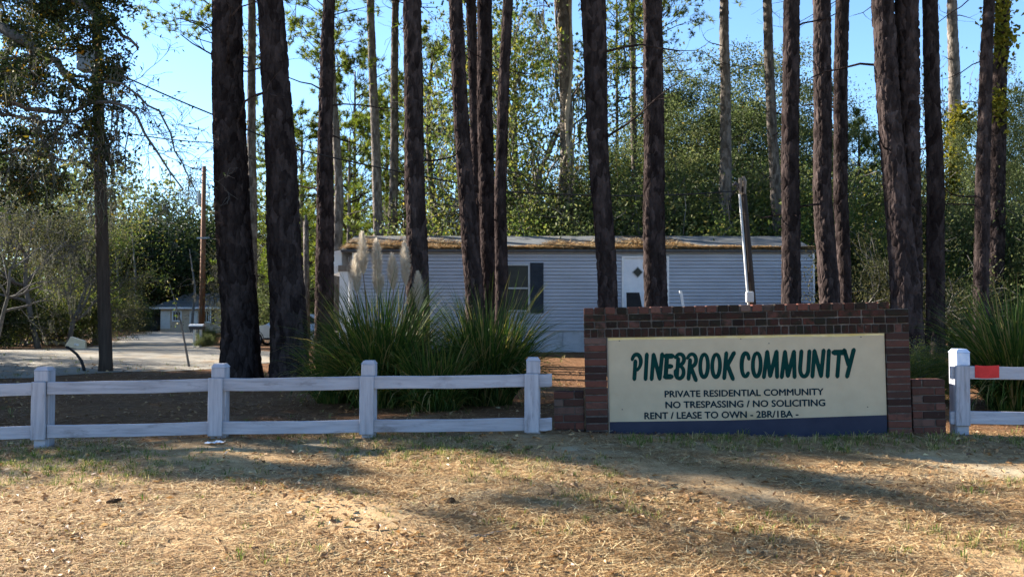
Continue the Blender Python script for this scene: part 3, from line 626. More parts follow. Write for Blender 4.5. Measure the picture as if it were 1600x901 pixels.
for k, (kk, px, Y, pt, lab, sx) in enumerate([
 (2, 735, 33, 300, 'pale shrub behind the roof left of the slim window pine', 1.0),
 (0, 812, 32, 290, 'yellow green shrub behind the roof above the trailer window', 1.0),
 (2, 860, 34, 280, 'pale mossy shrub behind the roof left of the vine wrapped trunk', 1.0),
 (0, 910, 33, 300, 'shrub behind the roof just right of the vine wrapped trunk', 1.0),
 (1, 965, 34, 300, 'green shrub behind the roof right of the window pine', 1.0),
 (1, 1060, 34, 270, 'dense green shrub behind the roof right of the door pine', 1.1),
 (1, 1110, 35, 255, 'dense green shrub behind the roof beside the sunlit pine', 1.1),
 (0, 1180, 33, 255, 'yellowish shrub behind the roof right of the service pole top', 1.0),
 (0, 1255, 34, 265, 'yellow green shrub behind the roof corner', 1.0),
 (0, 1352, 30, 285, 'tall yellow green shrub right of the trailer corner', .5),
 (2, 1362, 24, 370, 'straw coloured shrub left of the forked pine', 1.0),
 (1, 1340, 36, 255, 'bright green shrub left of the forked pine, high up', 1.0),
 (0, 1490, 29, 350, 'yellow leaved shrub between the sunlit pine and the leaning pine', .9),
 (0, 1510, 36, 270, 'leafy shrub under the vine covered far pine', 1.1),
 (1, 1585, 27, 300, 'green shrub at the right edge behind the tall grass', .9),
 (2, 1570, 33, 260, 'pale green shrub behind the right edge pines', 1.0),
 (0, 1410, 33, 330, 'shrub hidden behind the forked pine', 1.0),
 (0, 35, 39, 420, 'yellow green bush behind the wooden stakes', 1.3),
 (0, 80, 43, 410, 'yellow green bush behind the rubbish heap', 1.3),
 (2, 130, 44, 430, 'grey twiggy bush right of the rubbish heap', 1.3),
 (2, 168, 56, 445, 'grey twiggy bush behind the dark pole', .9),
 (3, 203, 74, 455, 'dark bush at the bend of the road', .8),
 (3, -20, 34, 420, 'dark bush at the left edge of the road', 1.2),
 (0, 325, 45, 506, 'low bush at the foot of the far brown utility pole', 1.0),
 (1, 318, 37, 518, 'small round bush beside the twin-post mailbox', 1.2),
 (2, 390, 62, 430, 'grey twiggy bush behind the thickest trunk', .8),
 (3, 425, 66, 430, 'dark bush behind the silver car', 1.0),
 (1, 470, 50, 400, 'dark green bush behind the car, left of the porch', 1.4),
 (0, 1447, 11.5, 520, 'small shrub with shiny leaves behind the right end of the sign', 1.0),
]): shrub(kk, px, Y, pt, lab, sx)

# vine leaves on the far pine
g = np.random.default_rng(71); mb = MB(); Yq = 33.4
for px, py, s in [(1493, 200, .35), (1488, 235, .4), (1486, 262, .4), (1500, 185, .25), (1490, 290, .3), (1515, 195, .25), (1566, 60, .3), (1562, 15, .3), (1560, 165, .25)]:
    Yc = 26 if px > 1540 else Yq; leaf_quads(mb, np.array(P(px, py, Yc - .35)) + g.normal(size=(260, 3)) * s * np.array([.8, .6, 1.1]), g, .16, .11, .2)
mb.obj('climbing_vine', M['yellowvine'], label='yellow green climbing vine on the pines at the right', cat='vine')

# near live oak reaching in from the upper left
g = np.random.default_rng(81); Yo = 17.0
ox = -12.6; oz = G(ox, Yo)
root = thing('live_oak', 'dark live oak reaching into the upper left corner with long drooping branches', 'tree', (ox, Yo, oz))
def rel(px, py, Y): return np.array(P(px, py, Y)) - np.array([ox, Yo, oz])
wd, lf, sk_all = MB(), MB(), []
mb = MB(); mb.tube([(0, 0, -.2), (.1, 0, 1.5), (.0, 0, 3.5), (.3, 0, 5.5), (.6, .2, 8.5)], [.42, .34, .3, .24, .12], 12); mb.obj('trunk', M['bark_oak'], root, smooth=True)
limbs = [[(-90, 20, 17), (10, 50, 16.4), (70, 85, 16), (110, 120, 15.6), (135, 150, 15.4)],
         [(-60, 120, 17), (20, 165, 16), (90, 180, 15.5), (160, 155, 15), (210, 175, 14.8), (245, 235, 14.7), (290, 295, 14.6)],
         [(-60, 130, 17), (10, 180, 16.2), (60, 186, 16), (120, 195, 15.8)],
         [(-20, -60, 17), (60, -20, 16.5), (130, 10, 16), (180, 40, 15.8), (215, 75, 15.6)],
         [(-60, -20, 17.5), (40, -40, 17), (120, -60, 16.5), (190, -40, 16.4)],
         [(100, 115, 15.8), (140, 125, 15.4), (195, 135, 15), (250, 175, 14.8), (280, 250, 14.6), (305, 300, 14.5)],
         [(-80, 60, 18), (-10, 90, 18), (50, 60, 18.4), (110, 40, 18.6)],
         [(-60, 220, 18), (0, 240, 17.8), (60, 235, 17.4), (100, 250, 17.2)],
         [(120, 150, 15.4), (100, 190, 15.3), (85, 215, 15.2)], [(125, 155, 15.4), (145, 200, 15.3), (165, 260, 15.2)]]
def rw(x, y, z): return np.array([x - ox, y - Yo, z - oz])
shade = [[(-12.5, 17, 3.4), (-12, 14.5, 4.3), (-11.2, 12.4, 4.4), (-10.3, 10.8, 3.9)], [(-12.5, 17, 3.8), (-12.3, 15.2, 5), (-11.7, 13.8, 5.5), (-11.0, 12.8, 5.2)], [(-12.4, 17, 4.4), (-12.2, 16, 5.8), (-11.9, 15.0, 6.2), (-11.9, 14.5, 6.1)], [(-12.4, 17, 4.2), (-12.4, 15.5, 5.3), (-12.2, 14.0, 5.9), (-11.6, 13.2, 5.9)]]  # out-of-view boughs added to shade the ground in front of fence and sign
lr = [.12, .05, .05, .09, .09, .03, .09, .07, .025, .025, .1, .1, .1, .1]; dens = [190, 5, 70, 230, 230, 3, 200, 150, 8, 5, 330, 480, 480, 420]
for q, r, dn, isw in zip(limbs + shade, lr, dens, [0] * len(limbs) + [1] * len(shade)):
    w = np.array([(rw if isw else rel)(*p) for p in q]); t = np.linspace(0, len(w) - 1, 14); a = np.minimum(t.astype(int), len(w) - 2); fr = (t - a)[:, None]
    pts = w[a] * (1 - fr) + w[a + 1] * fr + g.normal(size=(14, 3)) * .03
    rad = r * np.linspace(1, .25, 14); wd.tube(pts, rad, 7); sk_all.append((pts, rad, 1))
    for k in range(13):
        j = g.integers(2, 14); d = unit(g.normal(size=3) + np.array([.5, -.1, -.1 if dn > 30 else -.5]))
        sk = skeleton(g, pts[j], d, g.uniform(.35, .95) if isw else g.uniform(.35, .9), max(.008, rad[j] * .4), 2, [4, 4], (.4, 1.0), -.04, .22, (.5, .8), .25, 5); sk_all += [s for s in sk]
        for p_, r_, lev in sk:
            wd.tube(p_, np.maximum(r_, .0035), 3, False)
            n = g.poisson(dn / 9.0 * (1 if lev else .3))
            if n:
                idx = g.uniform(.5, len(p_) - 1.001, n); a = idx.astype(int); fr = (idx - a)[:, None]
                leaf_quads(lf, p_[a] * (1 - fr) + p_[a + 1] * fr + g.normal(size=(n, 3)) * .07, g, .085, .04, .2)
wd.obj('limbs', M['bark_oak'], root, smooth=True); sk_moss = [q for q in sk_all if q[0][:, 0].max() < rel(190, 0, 15)[0]]; lf.obj('foliage', M['darkleaf'], root)
link('hanging_moss', moss_mesh(sk_moss, 'hanging_moss', g, 150, (1, 2), .2, .8, .03), root, kind='stuff')

# far wood behind everything
g = np.random.default_rng(91); mb = MB(); n = 62000
px = g.uniform(-420, 2020, n); Yw = g.uniform(70, 105, n); Yw = np.where((px > 150) & (px < 430), Yw * .5 + 72, Yw)
top = np.interp(px, [-420, -100, 120, 200, 330, 450, 560, 720, 800, 1000, 1330, 1450, 1600, 2020], [200, 225, 240, 262, 330, 320, 345, 345, 290, 300, 310, 290, 270, 240])
top = top + 22 * np.sin(px * .09) + 14 * np.sin(px * .23 + 1) + g.normal(size=n) * 9
zt = CAMZ + (492.5 - top) / F * Yw; zw = -.6 + (zt + .6) * g.uniform(0, 1, n) ** .8
cl = .5 + .5 * np.sin(px * .13 + zw * 1.3) * np.sin(Yw * .6 + zw)
c = np.stack([(px - 800) / F * Yw, Yw, zw], -1) + g.normal(size=(n, 3)) * .4
leaf_quads(mb, c, g, .62, .36, .3, np.clip(.2 + .45 * cl + g.uniform(-.25, .3, n), 0, 1))
far = mb.obj('distant_woods', M['farleaf'], kind='stuff', label='distant mixed woodland filling the horizon', cat='woodland')
mb = MB()
for k in range(70):
    x = g.uniform(-420, 2020); Yk = g.uniform(68, 95); p = P(x, 500, Yk); h = g.uniform(5, 10)
    mb.tube([(p.x, Yk, -.8), (p.x + g.normal() * .3, Yk, h * .5), (p.x + g.normal() * .6, Yk, h)], [.16, .11, .04], 5)
mb.obj('distant_trunks', M['bark_grey'], far)

# ------------------------------------------------------------------ mobile home
YH = 25.9; hx0, hx1 = (535 - 800) / F * YH, (1272 - 800) / F * YH
gb = .06; ev = P(800, 390, YH).z
home = thing('mobile_home', 'long white mobile home with needle strewn grey roof', 'mobile home', (hx0, YH, gb), (0, 0, R(.4)))
Lh = hx1 - hx0; Hh = ev - gb; Dp = 4.3; wall0 = .33
def hpx(px): return (px - 535) / F * YH
def hpz(py): return P(800, py, YH).z - gb
lap = .1; z = .62
win = (hpx(786), hpx(828), hpz(487), hpz(412)); dr = (hpx(972), hpx(1046), hpz(505), hpz(400))
mb = MB()
def strip(x0, x1, z0, z1): mb.hexa([(x0, -.026, z0), (x1, -.026, z0), (x1, .06, z0), (x0, .06, z0), (x0, -.006, z1), (x1, -.006, z1), (x1, .06, z1), (x0, .06, z1)])
while z < Hh - .01:
    z1 = min(z + lap, Hh); segs = [(wall0, Lh)]
    for (a, b, c, d) in (win, dr):
        ns = []
        for s0, s1 in segs:
            if z1 > c + .02 and z < d - .02 and a < s1 and b > s0: ns += [(s0, a), (b, s1)]
            else: ns.append((s0, s1))
        segs = ns
    for s0, s1 in segs: strip(s0, s1, z, z1 - .016)
    z += lap
mb.obj('siding', M['siding'], home)
mb = MB(); mb.box((wall0, .062, .0), (Lh - .01, Dp, Hh)); mb.obj('wall', M['siding'], home)
nsk = 11
for k in range(nsk):
    a = wall0 + (Lh - wall0) * k / nsk; b = wall0 + (Lh - wall0) * (k + 1) / nsk
    mb = MB(); mb.box((a, .02, -.1), (b - .012, .055, .61)); mb.obj('skirting_panel', M['skirt'], home)
mb = MB(); mb.box((Lh - .005, -.03, .1), (Lh + .05, .08, Hh)); mb.obj('corner_trim', M['trimwhite'], home)
mb = MB(); mb.box((wall0 - .06, -.03, .1), (wall0 - .003, .08, Hh)); mb.obj('corner_trim', M['trimwhite'], home)
# roof: ridge along x with front and back slopes, gable ends
rz = P(800, 368.5, YH + Dp / 2).z - gb; ov = .14
mb = MB(); zr = rz; t = .07
mb.add([(-.02, -ov, Hh - .01), (Lh + .06, -ov, Hh - .01), (Lh + .06, Dp / 2, zr), (-.02, Dp / 2, zr), (-.02, Dp + ov, Hh - .01), (Lh + .06, Dp + ov, Hh - .01),
        (-.02, -ov, Hh - .01 - t), (Lh + .06, -ov, Hh - .01 - t), (Lh + .06, Dp + ov, Hh - .01 - t), (-.02, Dp + ov, Hh - .01 - t)],
       [(0, 1, 2, 3), (3, 2, 5, 4), (6, 7, 1, 0), (5, 8, 9, 4), (7, 6, 9, 8)])
mb.add([(Lh + .06, -ov, Hh - .01), (Lh + .06, Dp + ov, Hh - .01), (Lh + .06, Dp / 2, zr), (-.02, -ov, Hh - .01), (-.02, Dp + ov, Hh - .01), (-.02, Dp / 2, zr)], [(0, 1, 2), (4, 3, 5)])
mb.add([(Lh + .06, -ov, Hh - .01 - t), (Lh + .06, Dp + ov, Hh - .01 - t), (Lh + .06, Dp + ov, Hh - .01), (Lh + .06, -ov, Hh - .01)], [(0, 1, 2, 3)])
roof = mb.obj('roof', M['shingle'], home)
mb = MB(); mb.box((-.03, -ov - .03, Hh - .07), (Lh + .08, -ov - .003, Hh - .02)); mb.obj('eave_edge', M['darkframe'], roof)
# pine straw lying on the roof
g = np.random.default_rng(101); n = 26000; u = g.uniform(0, Lh, n); prof = .68 + .5 * np.sin(u * .9 + .4) + .3 * np.sin(u * 2.1 + 1.5) + .12 * np.sin(u * 5.3)
prof = np.where(u > Lh - 2.2, prof - (u - Lh + 2.2) * .5, prof); v = np.abs(g.normal(size=n)) * np.clip(prof, .04, 1.3) * .75 - .1
v = np.clip(v, -ov - .02, 2.0); zz = Hh - .01 + (v + ov) / (Dp / 2 + ov) * (zr - Hh + .01) + g.uniform(.0, .06, n) * np.exp(-v * 1.3)
th = g.uniform(0, 6.283, n); d = np.stack([np.cos(th), np.sin(th) * .7, .15 * g.normal(size=n) + .22 * np.sin(th) * .7], -1) * g.uniform(.08, .16, n)[:, None]; s = np.stack([-np.sin(th), np.cos(th), 0 * th], -1) * .006
c = np.stack([u, v, zz + .012], -1); mb = MB(); mb.add(np.stack([c - d - s, c - d + s, c + d + s, c + d - s], 1).reshape(-1, 3), np.arange(n * 4).reshape(-1, 4), g.uniform(0, 1, n)); o = mb.obj('fallen_needles', M['straw'], roof, kind='stuff')
# window
a, b, c, d = win; w = MB(); w.box((a + .03, .03, c + .03), (b - .03, .05, d - .03)); wo = link('window', None, home); w.obj('pane', M['glass'], wo)
mb = MB()
for lo, hi in [((a, -.035, c), (a + .05, .06, d)), ((b - .05, -.035, c), (b, .06, d)), ((a + .052, -.035, c), (b - .052, .06, c + .05)), ((a + .052, -.035, d - .05), (b - .052, .06, d)), ((a + .052, -.025, hpz(450) - .02), (b - .052, .028, hpz(450) + .02))]: mb.box(lo, hi)
mb.obj('frame', M['greymetal'], wo)
for x0 in (b + .012, a - .39):
    mb = MB(); mb.box((x0, -.05, c - .03), (x0 + .375, -.022, d + .03))
    for q in np.arange(c + .06, d - .06, .06): mb.hexa([(x0 + .05, -.06, q), (x0 + .325, -.06, q), (x0 + .325, -.051, q), (x0 + .05, -.051, q), (x0 + .05, -.053, q + .045), (x0 + .325, -.053, q + .045), (x0 + .325, -.051, q + .045), (x0 + .05, -.051, q + .045)])
    mb.obj('shutter', M['shutter'], home)
# door with diamond light
a, b, c, d = dr; do = link('door', None, home)
mb = MB(); mb.box((a + .06, .01, c), (b - .06, .05, d - .06)); mb.obj('door_leaf', M['door'], do)
mb = MB()
for lo, hi in [((a, -.035, c), (a + .055, .06, d)), ((b - .055, -.035, c), (b, .06, d)), ((a + .057, -.035, d - .055), (b - .057, .06, d))]: mb.box(lo, hi)
mb.obj('door_frame', M['trimwhite'], do)
dx, dz, rr = hpx(997), hpz(425), .15
def diamond(r, y0, y1): return [(dx, y0, dz - r), (dx + r, y0, dz), (dx, y0, dz + r), (dx - r, y0, dz), (dx, y1, dz - r), (dx + r, y1, dz), (dx, y1, dz + r), (dx - r, y1, dz)]
mb = MB(); mb.hexa([diamond(.17, -.008, .008)[i] for i in range(8)]); mb.obj('light_frame', M['greymetal'], do)
mb = MB(); mb.hexa(diamond(.135, -.014, -.006)); mb.obj('door_light', M['glass'], do)
mb = MB(); mb.tube([(b - .16, .01, c + .95), (b - .16, -.05, c + .95)], [.03, .035], 8); mb.obj('handle', M['greymetal'], do)
# recessed porch at the left end and its side awning
mb = MB(); mb.box((hpx(531), -.06, -.1), (hpx(531) + .24, .16, hpz(424))); mb.obj('porch_post', M['trimwhite'], home)
mb = MB(); mb.box((hpx(529), -.1, hpz(424) + .002), (hpx(560), .2, hpz(424) + .17)); mb.obj('porch_beam', M['wood'], home)
mb = MB(); mb.box((hpx(536), .9, .55), (wall0 - .07, 1.1, Hh - .1)); mb.obj('porch_side_wall', M['siding'], home)
mb = MB(); x0, x1 = hpx(518), hpx(533); mb.hexa([(x0, .05, hpz(429)), (x1, .05, hpz(424)), (x1, 3, hpz(424)), (x0, 3, hpz(429)), (x0, .05, hpz(393)), (x1, .05, hpz(390)), (x1, 3, hpz(390)), (x0, 3, hpz(393))]); mb.obj('side_awning', M['trimwhite'], home)
mb = MB(); mb.box((hpx(486), 2.2, -.1), (hpx(533), 4.2, .55)); mb.obj('side_deck', M['wood'], home)
mb = MB(); mb.box((hpx(518), 2.3, .55), (hpx(518) + .1, 2.4, hpz(429))); mb.obj('awning_post', M['trimwhite'], home)

# landing at the trailer door, chair on it
dk = thing('door_landing', 'small wooden landing with a leaning pale handrail at the trailer door', 'deck', (hx0 + hpx(1000), YH - 1.0, gb))
mb = MB(); 
for k in range(8): 
    mb = MB(); mb.box((-.75, -.55 + k * .19, .72), (1.0, -.55 + k * .19 + .175, .76)); mb.obj('deck_board', M['wood'], dk)
for x in (-.72, .9):
    for yy in (-.5, .8): mb = MB(); mb.box((x, yy, -.2), (x + .09, yy + .09, .718)); mb.obj('leg', M['wood'], dk)
mb = MB(); mb.hexa([(1.0, -.5, .76), (1.07, -.5, .76), (1.07, -.42, .76), (1.0, -.42, .76), (.85, -.5, 1.72), (.92, -.5, 1.72), (.92, -.42, 1.72), (.85, -.42, 1.72)]); mb.obj('handrail', M['trimwhite'], dk)
for k in range(3): mb = MB(); mb.box((-.5, -.9 - k * .28, .5 - k * .22), (.6, -.62 - k * .28, .54 - k * .22)); mb.obj('step', M['wood'], dk)
ch = thing('chair', 'black chair back standing on the landing at the trailer door', 'chair', (hx0 + hpx(985), YH - .9, gb + .762))
def cpart(nm, p): mb = MB(); mb.hexa(p); mb.obj(nm, M['black'], ch)
cpart('backrest', [(-.2, .1, .42), (.24, .1, .42), (.24, .14, .42), (-.2, .14, .42), (-.2, .2, .93), (.16, .2, .93), (.16, .24, .93), (-.2, .24, .93)])
cpart('seat', [(-.2, -.3, .38), (.24, -.3, .38), (.24, .14, .38), (-.2, .14, .38), (-.2, -.3, .415), (.24, -.3, .415), (.24, .14, .415), (-.2, .14, .415)])
for x in (-.19, .2):
    for yy in (-.28, .1): mb = MB(); mb.box((x, yy, 0), (x + .03, yy + .03, .378)); mb.obj('leg', M['black'], ch)

# ------------------------------------------------------------------ leaning service pole
YS = 21.5; pb = P(1184, 520, YS); tp = P(1160, 283, YS); gs = G(pb.x, YS)
sp = thing('service_pole', 'leaning grey service pole with white conduit in front of the trailer', 'pole', (pb.x, YS, gs))
d = (tp - pb); base = Vector((0, 0, -.3)); topv = tp - Vector((pb.x, YS, gs))
mb = MB(); mb.tube([base, base.lerp(topv, .5), topv], [.09, .085, .075], 10); mb.obj('pole', M['poledark'], sp, smooth=True)
mb = MB(); off = Vector((-.105, -.05, 0)); mb.tube([base + off, base.lerp(topv, .93) + off], [.029, .029], 8); mb.obj('conduit', M['conduit'], sp, smooth=True)
mb = MB(); q = base.lerp(topv, .95) + off; mb.tube([q, q + Vector((-.02, -.02, .1)), q + Vector((-.1, -.05, .16)), q + Vector((-.16, -.08, .1))], [.035, .045, .05, .03], 8); mb.obj('weatherhead', M['darkframe'], sp, smooth=True)
mb = MB(); mb.tube([topv + Vector((.02, -.11, -.32)), topv + Vector((.03, -.11, -.02)), topv + Vector((.0, -.1, .1))], [.03, .05, .03], 6); mb.tube([topv + Vector((-.08, -.1, -.3)), topv + Vector((-.08, -.12, .06))], [.03, .04], 6); mb.obj('insulator', M['wood'], sp)
for k, sx in enumerate((-1, 1.3)):
    mb = MB(); q = topv + Vector((-.09, -.09, -.12)); mb.tube([q, q + Vector((-.22 * abs(sx), -.05, -.25 - .1 * k)), q + Vector((-.25, -.05, -.55 - .25 * k)), q + Vector((-.1, -.05, -.62 - .1 * k))], .016, 5); mb.obj('drip_loop', M['black'], sp)
mq = P(1169, 462, YS) - Vector((pb.x, YS, gs)); mb = MB(); mb.box((mq.x - .09, -.2, mq.z - .16), (mq.x + .09, -.07, mq.z + .1)); o = mb.obj('meter_box', M['conduit'], sp); bevel(o, .03, 2)

def cable(pts, r, label, sag=None, name='cable'):
    pts = [Vector(p) for p in pts]; mb = MB(); full = []
    for a, b in zip(pts, pts[1:]):
        n = 14; s = sag if sag is not None else .02 * (b - a).length
        for k in range(n + (b is pts[-1])): t = k / n; q = a.lerp(b, t); q.z -= s * 4 * t * (1 - t); full.append(q)
    mb.tube(full, r, 5, False); return mb.obj(name, M['black'], label=label, cat='cable')

# ------------------------------------------------------------------ poles at left
gp = ground_px(165, 580); YP = gp.y
up = thing('utility_pole', 'slim dark utility pole with a grey box near its top', 'pole', gp)
q1 = P(157, 300, YP) - gp; q2 = P(150, 0, YP) - gp
mb = MB(); mb.tube([(0, 0, -.3), (0, 0, .25), q1, q2, q2 + (q2 - q1) * .45], [.16, .125, .115, .085, .075], 14); mb.obj('pole', M['poledark'], up, smooth=True)
bq = P(141, 94, YP) - gp; mb = MB(); mb.box((bq.x - .17, -.22, bq.z - .24), (bq.x + .13, .08, bq.z + .24)); o = mb.obj('box', M['greymetal'], up); bevel(o, .015, 2)
mb = MB(); mb.box((bq.x + .13, -.06, bq.z - .1), (bq.x + .2, .04, bq.z + .1)); mb.obj('bracket', M['darkframe'], up)
mb = MB(); q = q1 + Vector((.11, -.12, .75)); mb.tube([q, q + Vector((.14, 0, -.25))], [.045, .045], 8); mb.obj('splice_case', M['black'], up)
YU = 46; pu = P(316, 500, YU); gu = G(pu.x, YU)
ub = thing('utility_pole', 'far reddish brown utility pole beside the small tan house', 'pole', (pu.x, YU, gu))
tu = P(319, 260, YU) - Vector((pu.x, YU, gu))
mb = MB(); mb.tube([(-.05, 0, -.3), (0, 0, 3), tu], [.15, .135, .1], 10); mb.obj('pole', M['polebrown'], ub, smooth=True)
mb = MB(); q = P(314, 312, YU) - Vector((pu.x, YU, gu)); mb.tube([q + Vector((-.02, -.18, -.3)), q + Vector((-.02, -.18, .3))], [.1, .1], 8); mb.obj('fixture', M['greymetal'], ub)
mb = MB(); q = P(318, 372, YU) - Vector((pu.x, YU, gu)); mb.box((q.x - .3, -.14, q.z - .04), (q.x + .35, -.11, q.z + .04)); mb.obj('cross_bracket', M['greymetal'], ub)
pw = P(481, 470, 33)
wp_ = thing('wooden_post', 'pale weathered post standing between the thick trunk and the porch', 'post', (pw.x, 33, G(pw.x, 33)))
mb = MB(); tq = P(478, 345, 33) - wp_.location; mb.tube([(0, 0, -.2), tq], [.12, .1], 9); mb.obj('post', M['bark_pale'], wp_, smooth=True)
mb = MB(); mb.tube([tq + Vector((0, 0, .002)), tq + Vector((0, 0, .2))], [.06, .05], 7); mb.obj('cap', M['darkframe'], wp_)
head = tp + Vector((-.2, -.1, -.25))
cable([P(152, 100, YP), P(330, 178, YP + .6), P(460, 232, 19), P(640, 271, 20), P(800, 300, 20.5), P(1000, 306, 21), head], .016, 'long black service cable sagging from the left pole to the leaning service pole', .02)
cable([P(152, 200, YP), P(330, 223, 25), P(410, 252, 30), P(480, 262, 33)], .014, 'thin black wire running right from the dark pole at mid height', .05)
cb = cable([P(-80, 207, 17), P(30, 208, 17.2), P(125, 209, 17.8), P(154, 205, YP)], .012, 'thin black line carrying a splice case at the upper left', .02)
mb = MB(); a, b = P(28, 208, 17.1), P(62, 208.5, 17.3); mb.tube([a, a.lerp(b, .06), a.lerp(b, .94), b], [.03, .055, .055, .03], 10); mb.obj('splice_case', M['black'], cb, smooth=True)
mb = MB(); a, b = P(115, 210, 17.6), P(128, 208, 17.75); mb.tube([a, a.lerp(b, .2), b], [.03, .06, .05], 8); mb.obj('splice_case', M['black'], cb, smooth=True)
cable([P(318, 370, YU), P(390, 365, 44), P(430, 392, 40)], .012, 'pale drop wire between the far brown pole and the trees', .2)

# ------------------------------------------------------------------ small tan house far left
YF = 92; fx0 = P(243, 500, YF).x; fz = G(fx0, YF)
hs = thing('small_house', 'small tan house with a low roof at the end of the road', 'house', (fx0, YF, fz))
def fp(px, py): p = P(px, py, YF); return p.x - fx0, p.z - fz
Wd = fp(372, 0)[0]; Hf = fp(0, 481)[1]
mb = MB(); mb.box((.5, 0, -.2), (Wd, 7, Hf)); mb.obj('wall', M['tanwall'], hs)
zt_ = fp(0, 462)[1]
mb = MB(); mb.hexa([(-.4, -.5, Hf + .001), (Wd + .4, -.5, Hf + .001), (Wd + .4, 7.5, Hf + .001), (-.4, 7.5, Hf + .001), (2.2, 3, zt_ + .35), (Wd - 1.5, 3, zt_ + .35), (Wd - 1.5, 4, zt_ + .35), (2.2, 4, zt_ + .35)]); mb.obj('roof', M['shingle'], hs)
mb = MB(); mb.box((-.42, -.56, Hf - .09), (Wd + .42, -.503, Hf + .08)); mb.obj('eave_board', M['trimwhite'], hs)
def fdoor(nm, a, b, y0, y1, mat, par=hs, y=-.05):
    xa, za = fp(a, y1); xb, zb = fp(b, y0); mb = MB(); mb.box((xa, y, za), (xb, y + .045, zb)); return mb.obj(nm, mat, par)
fdoor('door', 251, 266, 486, 513.5, M['creamwall']); fdoor('door', 296, 309, 485, 512, M['creamwall'])
for a, b, y0, y1 in ((269, 284, 485, 502), (317, 330, 484, 504)):
    f = fdoor('window', a, b, y0, y1, M['trimwhite']); fdoor('pane', a + 2, b - 2, y0 + 2, y1 - 2, M['glass'], f, -.07)
    for xm in (a + 5.2, a + 9): fdoor('muntin', xm, xm + .8, y0 + 2, y1 - 2, M['trimwhite'], f, -.09)
fdoor('shutter', 330.5, 335, 484, 504, M['shutter'])
xb, zb = fp(246, 514); tb = thing('trash_bin', 'dark wheeled trash bin at the left corner of the small tan house', 'bin', (fx0 + xb, YF - 1, fz))
mb = MB(); mb.hexa([(-.28, -.3, .08), (.28, -.3, .08), (.28, .3, .08), (-.28, .3, .08), (-.34, -.36, .95), (.34, -.36, .95), (.34, .36, .95), (-.34, .36, .95)]); mb.obj('body', M['black'], tb)
mb = MB(); mb.hexa([(-.37, -.4, .952), (.37, -.4, .952), (.37, .4, .952), (-.37, .4, .952), (-.34, -.36, 1.0), (.34, -.36, 1.0), (.34, .4, 1.06), (-.34, .4, 1.06)]); mb.obj('lid', M['black'], tb)
for s in (-.3, .3): mb = MB(); mb.tube([(s - .03, .28, .1), (s + .03, .28, .1)], [.1, .1], 10); mb.obj('wheel', M['black'], tb)

# twin-post mailbox near the bush
YM = 37; mp_ = P(309, 531, YM); mz = G(mp_.x, YM)
mx = thing('mailbox', 'pale topped mailbox on two white posts beside the road', 'mailbox', (mp_.x, YM, mz))
for s in (-.13, .12): mb = MB(); mb.box((s - .045, -.05, -.2), (s + .045, .05, .72)); mb.obj('post', M['trimwhite'], mx)
mb = MB(); mb.box((-.3, -.18, .722), (.24, .2, .84)); mb.obj('box', M['darkframe'], mx)
mb = MB(); th = np.linspace(0, math.pi, 9); prof = [(-.18 * math.cos(t) * 1.1, .842 + .09 * math.sin(t)) for t in th]
v = [(-.32, y_, z_) for y_, z_ in prof] + [(.26, y_, z_) for y_, z_ in prof]; mb.add(v, [(k, k + 1, k + 10, k + 9) for k in range(8)] + [(0, 8, 17, 9)]); mb.obj('lid', M['trimwhite'], mx)

# ------------------------------------------------------------------ silver car
YC = 42.5; cp = P(409, 540, YC); cz = G(cp.x, YC)
car = thing('parked_car', 'silver car parked between the two thick trunks', 'car', (cp.x, YC, cz), (0, 0, R(-3)))
side = [(-.9, .35), (-.92, .62), (-.75, .78), (.05, .92), (.45, .98), (1.15, 1.38), (1.7, 1.47), (2.5, 1.44), (3.15, 1.12), (3.65, 1.05), (3.75, .7), (3.7, .35)]
W2 = .88
def ring(y, k): return [(x, y, .35 + (z_ - .35) * k) for x, z_ in side]
n = len(side); mb = MB(); lay = []
for y_, top_in, k in ((-W2, 0, 1), (-W2 * .55, 0, 1.015), (W2 * .55, 0, 1.015), (W2, 0, 1)): lay += ring(y_ + (0), k)
V = np.array(lay); cab = V[:, 2] > 1.0; V[cab, 1] *= .82
mb.add(V, [(r * n + k, r * n + (k + 1) % n, (r + 1) * n + (k + 1) % n, (r + 1) * n + k) for r in range(3) for k in range(n)])
for r, flip in ((0, 1), (3, 0)):
    c = len(V); cc = np.array([[1.4, -W2 if r == 0 else W2, .7]]); off = mb.n; mb.v.append(cc); mb.n += 1
    t = np.array([(off, r * n + (k + 1) % n, r * n + k) if not flip else (off, r * n + k, r * n + (k + 1) % n) for k in range(n)]); mb.f[3].append(t); mb.a[3].append(np.zeros(n))
body = mb.obj('body', M['silver'], car)
def panel(nm, pts, mat, par=car): mb = MB(); a = [(x, y_, z_) for x, y_, z_ in pts]; b = [(x, y_ + .015, z_) for x, y_, z_ in pts]; mb.hexa([a[0], a[1], b[1], b[0], a[3], a[2], b[2], b[3]]); return mb.obj(nm, mat, par)
panel('side_window', [(.62, -W2 * .88, 1.02), (1.75, -W2 * .88, 1.0), (1.75, -W2 * .835, 1.38), (1.17, -W2 * .835, 1.33)], M['glass'])
panel('side_window', [(1.82, -W2 * .88, 1.0), (2.95, -W2 * .88, 1.05), (2.5, -W2 * .835, 1.37), (1.82, -W2 * .835, 1.38)], M['glass'])
panel('door_handle', [(1.5, -W2 - .02, .86), (1.68, -W2 - .02, .86), (1.68, -W2 - .02, .9), (1.5, -W2 - .02, .9)], M['rim'])
panel('headlight', [(-.86, -W2 * .985, .66), (-.45, -W2 * 1.01, .7), (-.4, -W2 * 1.01, .8), (-.74, -W2 * .985, .76)], M['trimwhite'])
panel('lower_trim', [(.4, -W2 - .015, .3), (2.5, -W2 - .015, .3), (2.5, -W2 - .015, .38), (.4, -W2 - .015, .38)], M['black'])
